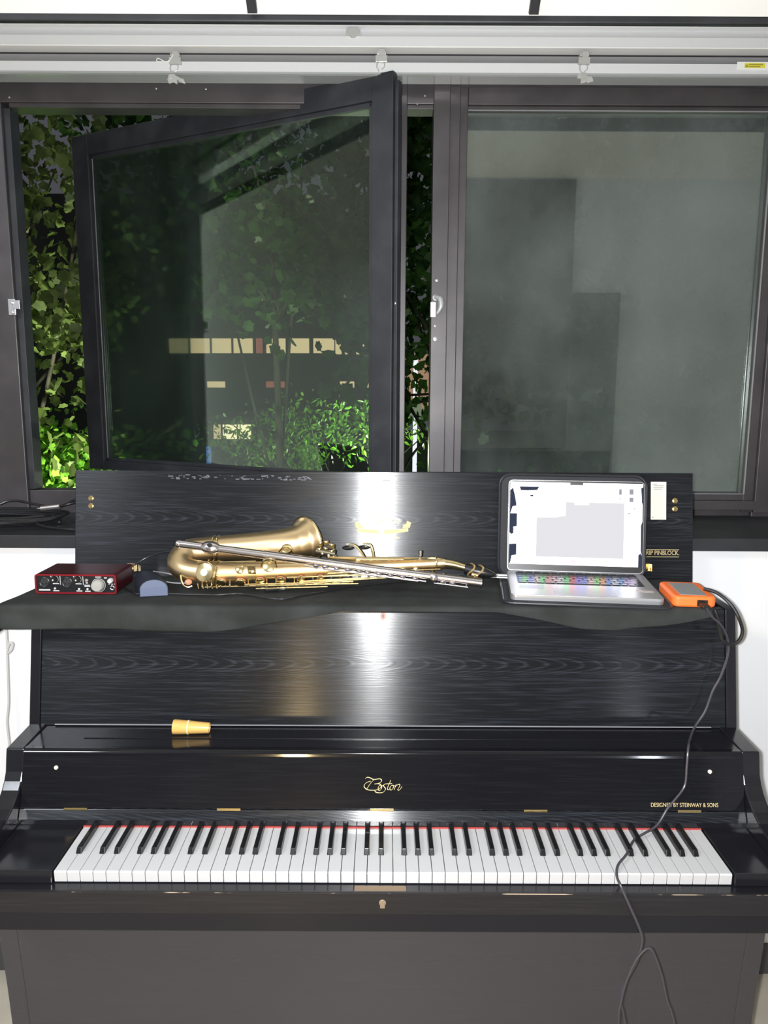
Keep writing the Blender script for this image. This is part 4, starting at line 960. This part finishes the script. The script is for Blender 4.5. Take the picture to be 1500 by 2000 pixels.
# ================================================================== OUTSIDE
GZ = -1.75
tag(box('lawn', mat('night_grass', (.05, .12, .02), .9, vary=((3, 3, 3), (.09, .20, .03), .3, .7), bump=((40, 40, 40), .5, .02)), -40, 40, 1.3, 60, GZ-.1, GZ), None, None, None, 'structure').name = 'ground'
LEAFM = {}
def leafmat(name, c1, c2):
    M = bpy.data.materials.new(name); M.use_nodes = True; nt = M.node_tree; N = nt.nodes; L = nt.links; N.clear()
    g = N.new('ShaderNodeTexCoord'); n = N.new('ShaderNodeTexNoise'); n.inputs['Scale'].default_value = 9; L.new(g.outputs['Object'], n.inputs[0])
    r = N.new('ShaderNodeValToRGB'); r.color_ramp.elements[0].position = .35; r.color_ramp.elements[1].position = .65
    r.color_ramp.elements[0].color = (*c1, 1); r.color_ramp.elements[1].color = (*c2, 1); L.new(n.outputs['Fac'], r.inputs[0])
    d = N.new('ShaderNodeBsdfDiffuse'); t = N.new('ShaderNodeBsdfTranslucent'); gl = N.new('ShaderNodeBsdfGlossy'); gl.inputs['Roughness'].default_value = .35
    L.new(r.outputs[0], d.inputs[0]); L.new(r.outputs[0], t.inputs[0])
    m1 = N.new('ShaderNodeMixShader'); m1.inputs[0].default_value = .45; L.new(d.outputs[0], m1.inputs[1]); L.new(t.outputs[0], m1.inputs[2])
    m2 = N.new('ShaderNodeMixShader'); m2.inputs[0].default_value = .025; L.new(m1.outputs[0], m2.inputs[1]); L.new(gl.outputs[0], m2.inputs[2])
    o = N.new('ShaderNodeOutputMaterial'); L.new(m2.outputs[0], o.inputs[0]); LEAFM[name] = M; return M
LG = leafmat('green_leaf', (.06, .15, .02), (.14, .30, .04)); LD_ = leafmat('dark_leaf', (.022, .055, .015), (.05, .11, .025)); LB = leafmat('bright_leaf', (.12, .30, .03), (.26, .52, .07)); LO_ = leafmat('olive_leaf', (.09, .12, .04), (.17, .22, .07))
BARK = mat('dark_bark', (.035, .028, .024), .9, bump=((30, 30, 8), .6, .01))
LEAF2D = np.array([(0, -.5), (.22, -.36), (.42, -.30), (.36, -.06), (.46, .14), (.26, .24), (0, .52), (-.26, .24), (-.46, .14), (-.36, -.06), (-.42, -.30), (-.22, -.36)])
LEAFN = np.array([(0, -.5), (.16, -.2), (.18, .1), (0, .55), (-.18, .1), (-.16, -.2)])
def leaves(name, centres, rad, per, size, material, parent, shape='maple', squash=.7, seed=1):
    r = np.random.default_rng(seed); T = LEAF2D if shape == 'maple' else LEAFN; k = len(T); C_ = np.array([tuple(c) for c in centres]); n = len(C_)*per
    cen = np.repeat(C_, per, 0) + r.normal(0, 1, (n, 3))*rad*np.array([1, 1, squash])/1.6
    a = r.normal(0, 1, (n, 3)); a[:, 2] -= .6; a /= np.linalg.norm(a, axis=1)[:, None]
    nn_ = r.normal(0, 1, (n, 3)); nn_[:, 2] += .8; nn_[:, 1] -= .3; b = np.cross(nn_, a); b /= np.linalg.norm(b, axis=1)[:, None]
    s = size*(.6 + .8*r.random(n))[:, None, None]
    V = cen[:, None, :] + s*(T[None, :, 0:1]*b[:, None, :] + T[None, :, 1:2]*a[:, None, :])
    V += (np.cross(a, b)*0.18)[:, None, :]*s*(np.abs(T[:, 0])[None, :, None])
    base = np.array(tuple(parent.location)); V = V.reshape(-1, 3) - base
    me = bpy.data.meshes.new(name); me.vertices.add(n*k); me.vertices.foreach_set('co', V.astype(np.float32).ravel())
    me.loops.add(n*k); me.loops.foreach_set('vertex_index', np.arange(n*k, dtype=np.int32)); me.polygons.add(n)
    me.polygons.foreach_set('loop_start', np.arange(0, n*k, k, dtype=np.int32)); me.polygons.foreach_set('loop_total', np.full(n, k, dtype=np.int32))
    me.update(calc_edges=True); me.materials.append(material)
    o = bpy.data.objects.new(name, me); COL.objects.link(o); o.parent = parent; return o
def tree(name, label, base, crown_c, crown_r, ncl, per, size, m_, cl_r=.28, trunk_r=.09, shape='maple', seed=1, cat='tree', nbr=9, group=None, lean=None):
    r = random.Random(seed); t = empty(name, tuple(base)); tag(t, label, cat, group)
    cc_ = Vector(crown_c); cs = []
    while len(cs) < ncl:
        v = Vector((r.uniform(-1, 1), r.uniform(-1, 1), r.uniform(-1, 1)))
        if v.length < 1: cs.append(cc_ + Vector((v.x*crown_r[0], v.y*crown_r[1], v.z*crown_r[2])))
    leaves('foliage', cs, cl_r, per, size, m_, t, shape, seed=seed)
    b = Vector(base); top = cc_ + Vector((0, 0, crown_r[2]*.5)); mid = (b+top)/2 + Vector((r.uniform(-.1, .1), 0, 0))
    if trunk_r: MB().tube(catmull([b, mid, top], 6), [trunk_r, trunk_r*.75, trunk_r*.3], 10).build('trunk', BARK, t, smooth=True)
    for i in range(nbr):
        c = cs[i % len(cs)]; s0 = b.lerp(top, r.uniform(.25, .8)); s0.z = min(s0.z, c.z-.05) if c.z > b.z+.3 else s0.z
        MB().tube(catmull([s0, (s0+c)/2 + Vector((r.uniform(-.1, .1), 0, r.uniform(0, .15))), c], 5), [.022, .014, .006], 6).build('branch', BARK, t, smooth=True)
    return t
tree('maple_tree', 'broad-leaved maple close to the left opening, lit yellow-green', (-3.4, 5.4, GZ), (-2.9, 4.6, 2.6), (1.15, 1.0, 2.1), 84, 46, .085, LO_, .27, .12, seed=3)
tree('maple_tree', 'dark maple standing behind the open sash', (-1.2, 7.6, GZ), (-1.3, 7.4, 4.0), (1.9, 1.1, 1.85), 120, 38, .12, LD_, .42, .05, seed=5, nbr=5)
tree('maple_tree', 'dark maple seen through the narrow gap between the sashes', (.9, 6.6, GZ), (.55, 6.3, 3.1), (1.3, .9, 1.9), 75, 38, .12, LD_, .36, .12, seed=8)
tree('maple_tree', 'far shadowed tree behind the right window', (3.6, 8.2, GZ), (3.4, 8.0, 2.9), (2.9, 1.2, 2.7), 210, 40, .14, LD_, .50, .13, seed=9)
tree('leafy_bush', 'brightly lit bush below the left opening', (-3.3, 5.6, GZ), (-2.75, 4.9, .35), (.95, .6, 1.0), 100, 56, .055, LB, .22, .03, seed=11, cat='bush')
tree('leafy_bush', 'bright bush with bare twigs in the lower left of the open sash', (-2.2, 7.0, GZ), (-2.25, 6.6, .35), (.75, .5, .75), 34, 34, .09, LB, .25, .03, seed=12, cat='bush')
tree('leafy_bush', 'green bush in front of the lit ground-floor window', (-1.95, 9.3, GZ), (-1.95, 9.2, -.15), (.30, .3, .60), 16, 34, .09, LB, .17, .02, 'narrow', seed=14, cat='bush')
tree('leafy_bush', 'drooping bright green bush near the middle of the open sash', (-.95, 8.2, GZ), (-.95, 8.2, .15), (.30, .3, .75), 24, 32, .09, LB, .17, .02, 'narrow', seed=15, cat='bush')
tree('leafy_bush', 'pale green clipped bush beside the dark hedge', (-.50, 8.6, GZ), (-.45, 8.6, -.15), (.24, .3, .42), 18, 34, .075, LG, .15, .02, 'narrow', seed=16, cat='bush')
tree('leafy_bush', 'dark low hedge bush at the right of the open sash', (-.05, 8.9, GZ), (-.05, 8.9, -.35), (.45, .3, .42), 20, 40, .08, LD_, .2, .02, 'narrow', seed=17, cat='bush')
tree('leafy_bush', 'bright bush low in the gap between the sashes', (.40, 7.2, GZ), (.36, 7.2, .10), (.25, .3, .45), 16, 34, .085, LB, .16, .02, seed=18, cat='bush')
tree('leafy_bush', 'light green bush behind the laptop side of the right window', (1.35, 8.0, GZ), (1.35, 8.0, .05), (.35, .3, .45), 22, 34, .085, LB, .18, .02, 'narrow', seed=19, cat='bush')
tree('leafy_bush', 'light green bush at the lower right of the right window', (3.3, 7.4, GZ), (3.4, 7.4, .1), (.55, .3, .55), 26, 34, .095, LB, .2, .02, seed=20, cat='bush')
tree('hanging_tree', 'mid-green boughs crossing the middle of the open sash', (-.3, 10.4, GZ), (-1.1, 9.8, .95), (1.7, .6, .50), 48, 30, .09, LG, .26, .06, 'narrow', seed=21, cat='tree')
for j, pts_ in enumerate(([(345, 880, 6.0), (300, 872, 6.2), (255, 890, 6.3), (225, 900, 6.4)], [(360, 815, 6.0), (310, 850, 6.2), (240, 872, 6.4)])):
    cable('bare_branch', [at(*q) for q in pts_], [.022, .014], BARK, ['lower bare dark branch slanting across the foot of the open sash', 'upper bare dark branch slanting across the foot of the open sash'][j], 'branch')
# far building with lit windows
BY = 24.0
fb_ = empty('apartment_building', (-3, BY, GZ)); tag(fb_, 'dark building far behind the trees with two rows of warm lit windows', 'building')
FAC = mat('dark_facade', (.035, .036, .036), .8)
p0 = at(60, 560, BY); p1 = at(790, 560, BY)
box('facade', FAC, p0.x-6, p1.x, BY, BY+4, GZ, at(500, 380, BY).z, fb_)
LW = emis('warm_lit_window', (1, .74, .42), .85); LW2 = emis('bright_lit_window', (1, .84, .50), 1.6); BRK = emis('red_curtain_window', (.62, .20, .15), .5)
for x0 in (330, 372, 414, 456, 520, 566, 612):
    a = at(x0, 661, BY); b = at(x0+38, 690, BY); box('window', LW, a.x, b.x, BY-.03, BY+.02, b.z, a.z, fb_)
a = at(500, 661, BY); b = at(513, 690, BY); box('window', BRK, a.x, b.x, BY-.03, BY+.02, b.z, a.z, fb_, label='window with a red curtain')
for x0, x1 in ((640, 653), (655, 679), (696, 719)): a = at(x0, 664, BY); b = at(x1, 692, BY); box('window', LW, a.x, b.x, BY-.03, BY+.02, b.z, a.z, fb_)
for x0, x1, m_ in ((405, 440, LW), (520, 556, BRK), (664, 692, LW), (706, 720, LW)): a = at(x0, 745, BY); b = at(x1, 757, BY); box('window', m_, a.x, b.x, BY-.03, BY+.02, b.z, a.z, fb_)
for x0, x1, m_ in ((418, 432, LW), (436, 463, LW2), (465, 491, LW2)): a = at(x0, 829, BY-6); b = at(x1, 857, BY-6); box('window', m_, a.x, b.x, BY-6.08, BY-6.02, b.z, a.z, fb_)
a = at(395, 815, BY-6); b = at(600, 905, BY-6); box('annex', FAC, a.x, b.x, BY-6, BY, GZ, a.z, fb_)
a = at(403, 872, 17.9); b = at(412, 890, 17.9)
# pale house with white post and sign seen through the gap
hs = empty('lit_porch', (1.2, 16, GZ)); tag(hs, 'pale lit porch with a white post glimpsed through the gap between the sashes', 'porch')
a = at(792, 690, 16.4); b = at(846, 800, 16.4)
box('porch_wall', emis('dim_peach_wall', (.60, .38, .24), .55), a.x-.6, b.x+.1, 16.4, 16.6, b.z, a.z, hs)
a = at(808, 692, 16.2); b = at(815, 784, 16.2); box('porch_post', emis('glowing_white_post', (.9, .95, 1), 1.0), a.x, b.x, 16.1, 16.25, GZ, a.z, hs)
a = at(788, 788, 15.8); b = at(822, 812, 15.8)
sg = box('sign_board', mat('grey_sign', (.30, .34, .30), .7), a.x, b.x, 15.75, 15.8, b.z, a.z, hs)
lettering('OIT', .11, WHITEP, sg, at(802, 798, 15.74), X3, (0, 0, 1)); lettering('XSI', .11, WHITEP, sg, at(799, 808, 15.74), X3, (0, 0, 1))
for j, pts_ in enumerate(([(782, 772, 6.1), (812, 771, 6.0), (850, 769, 6.0)], [(782, 784, 6.1), (812, 786, 6.0), (850, 782, 6.0)], [(785, 925, 6.0), (808, 885, 6.0), (835, 855, 6.0)])):
    cable('bare_branch', [at(*q) for q in pts_], [.014, .010], BARK, ['upper of two level dark branches crossing the gap between the sashes', 'lower of two level dark branches crossing the gap between the sashes', 'thin dark branch rising to the right at the foot of the gap'][j], 'branch')
sgp = box('sign_post', mat('blue_post_board', (.05, .12, .45), .5, emit=((.05, .15, .6), .25)), at(403, 880, 12).x, at(412, 880, 12).x, 11.98, 12.02, GZ, at(405, 872, 12).z)
tag(sgp, 'small blue board standing by the bush below the lit ground-floor window', 'board')
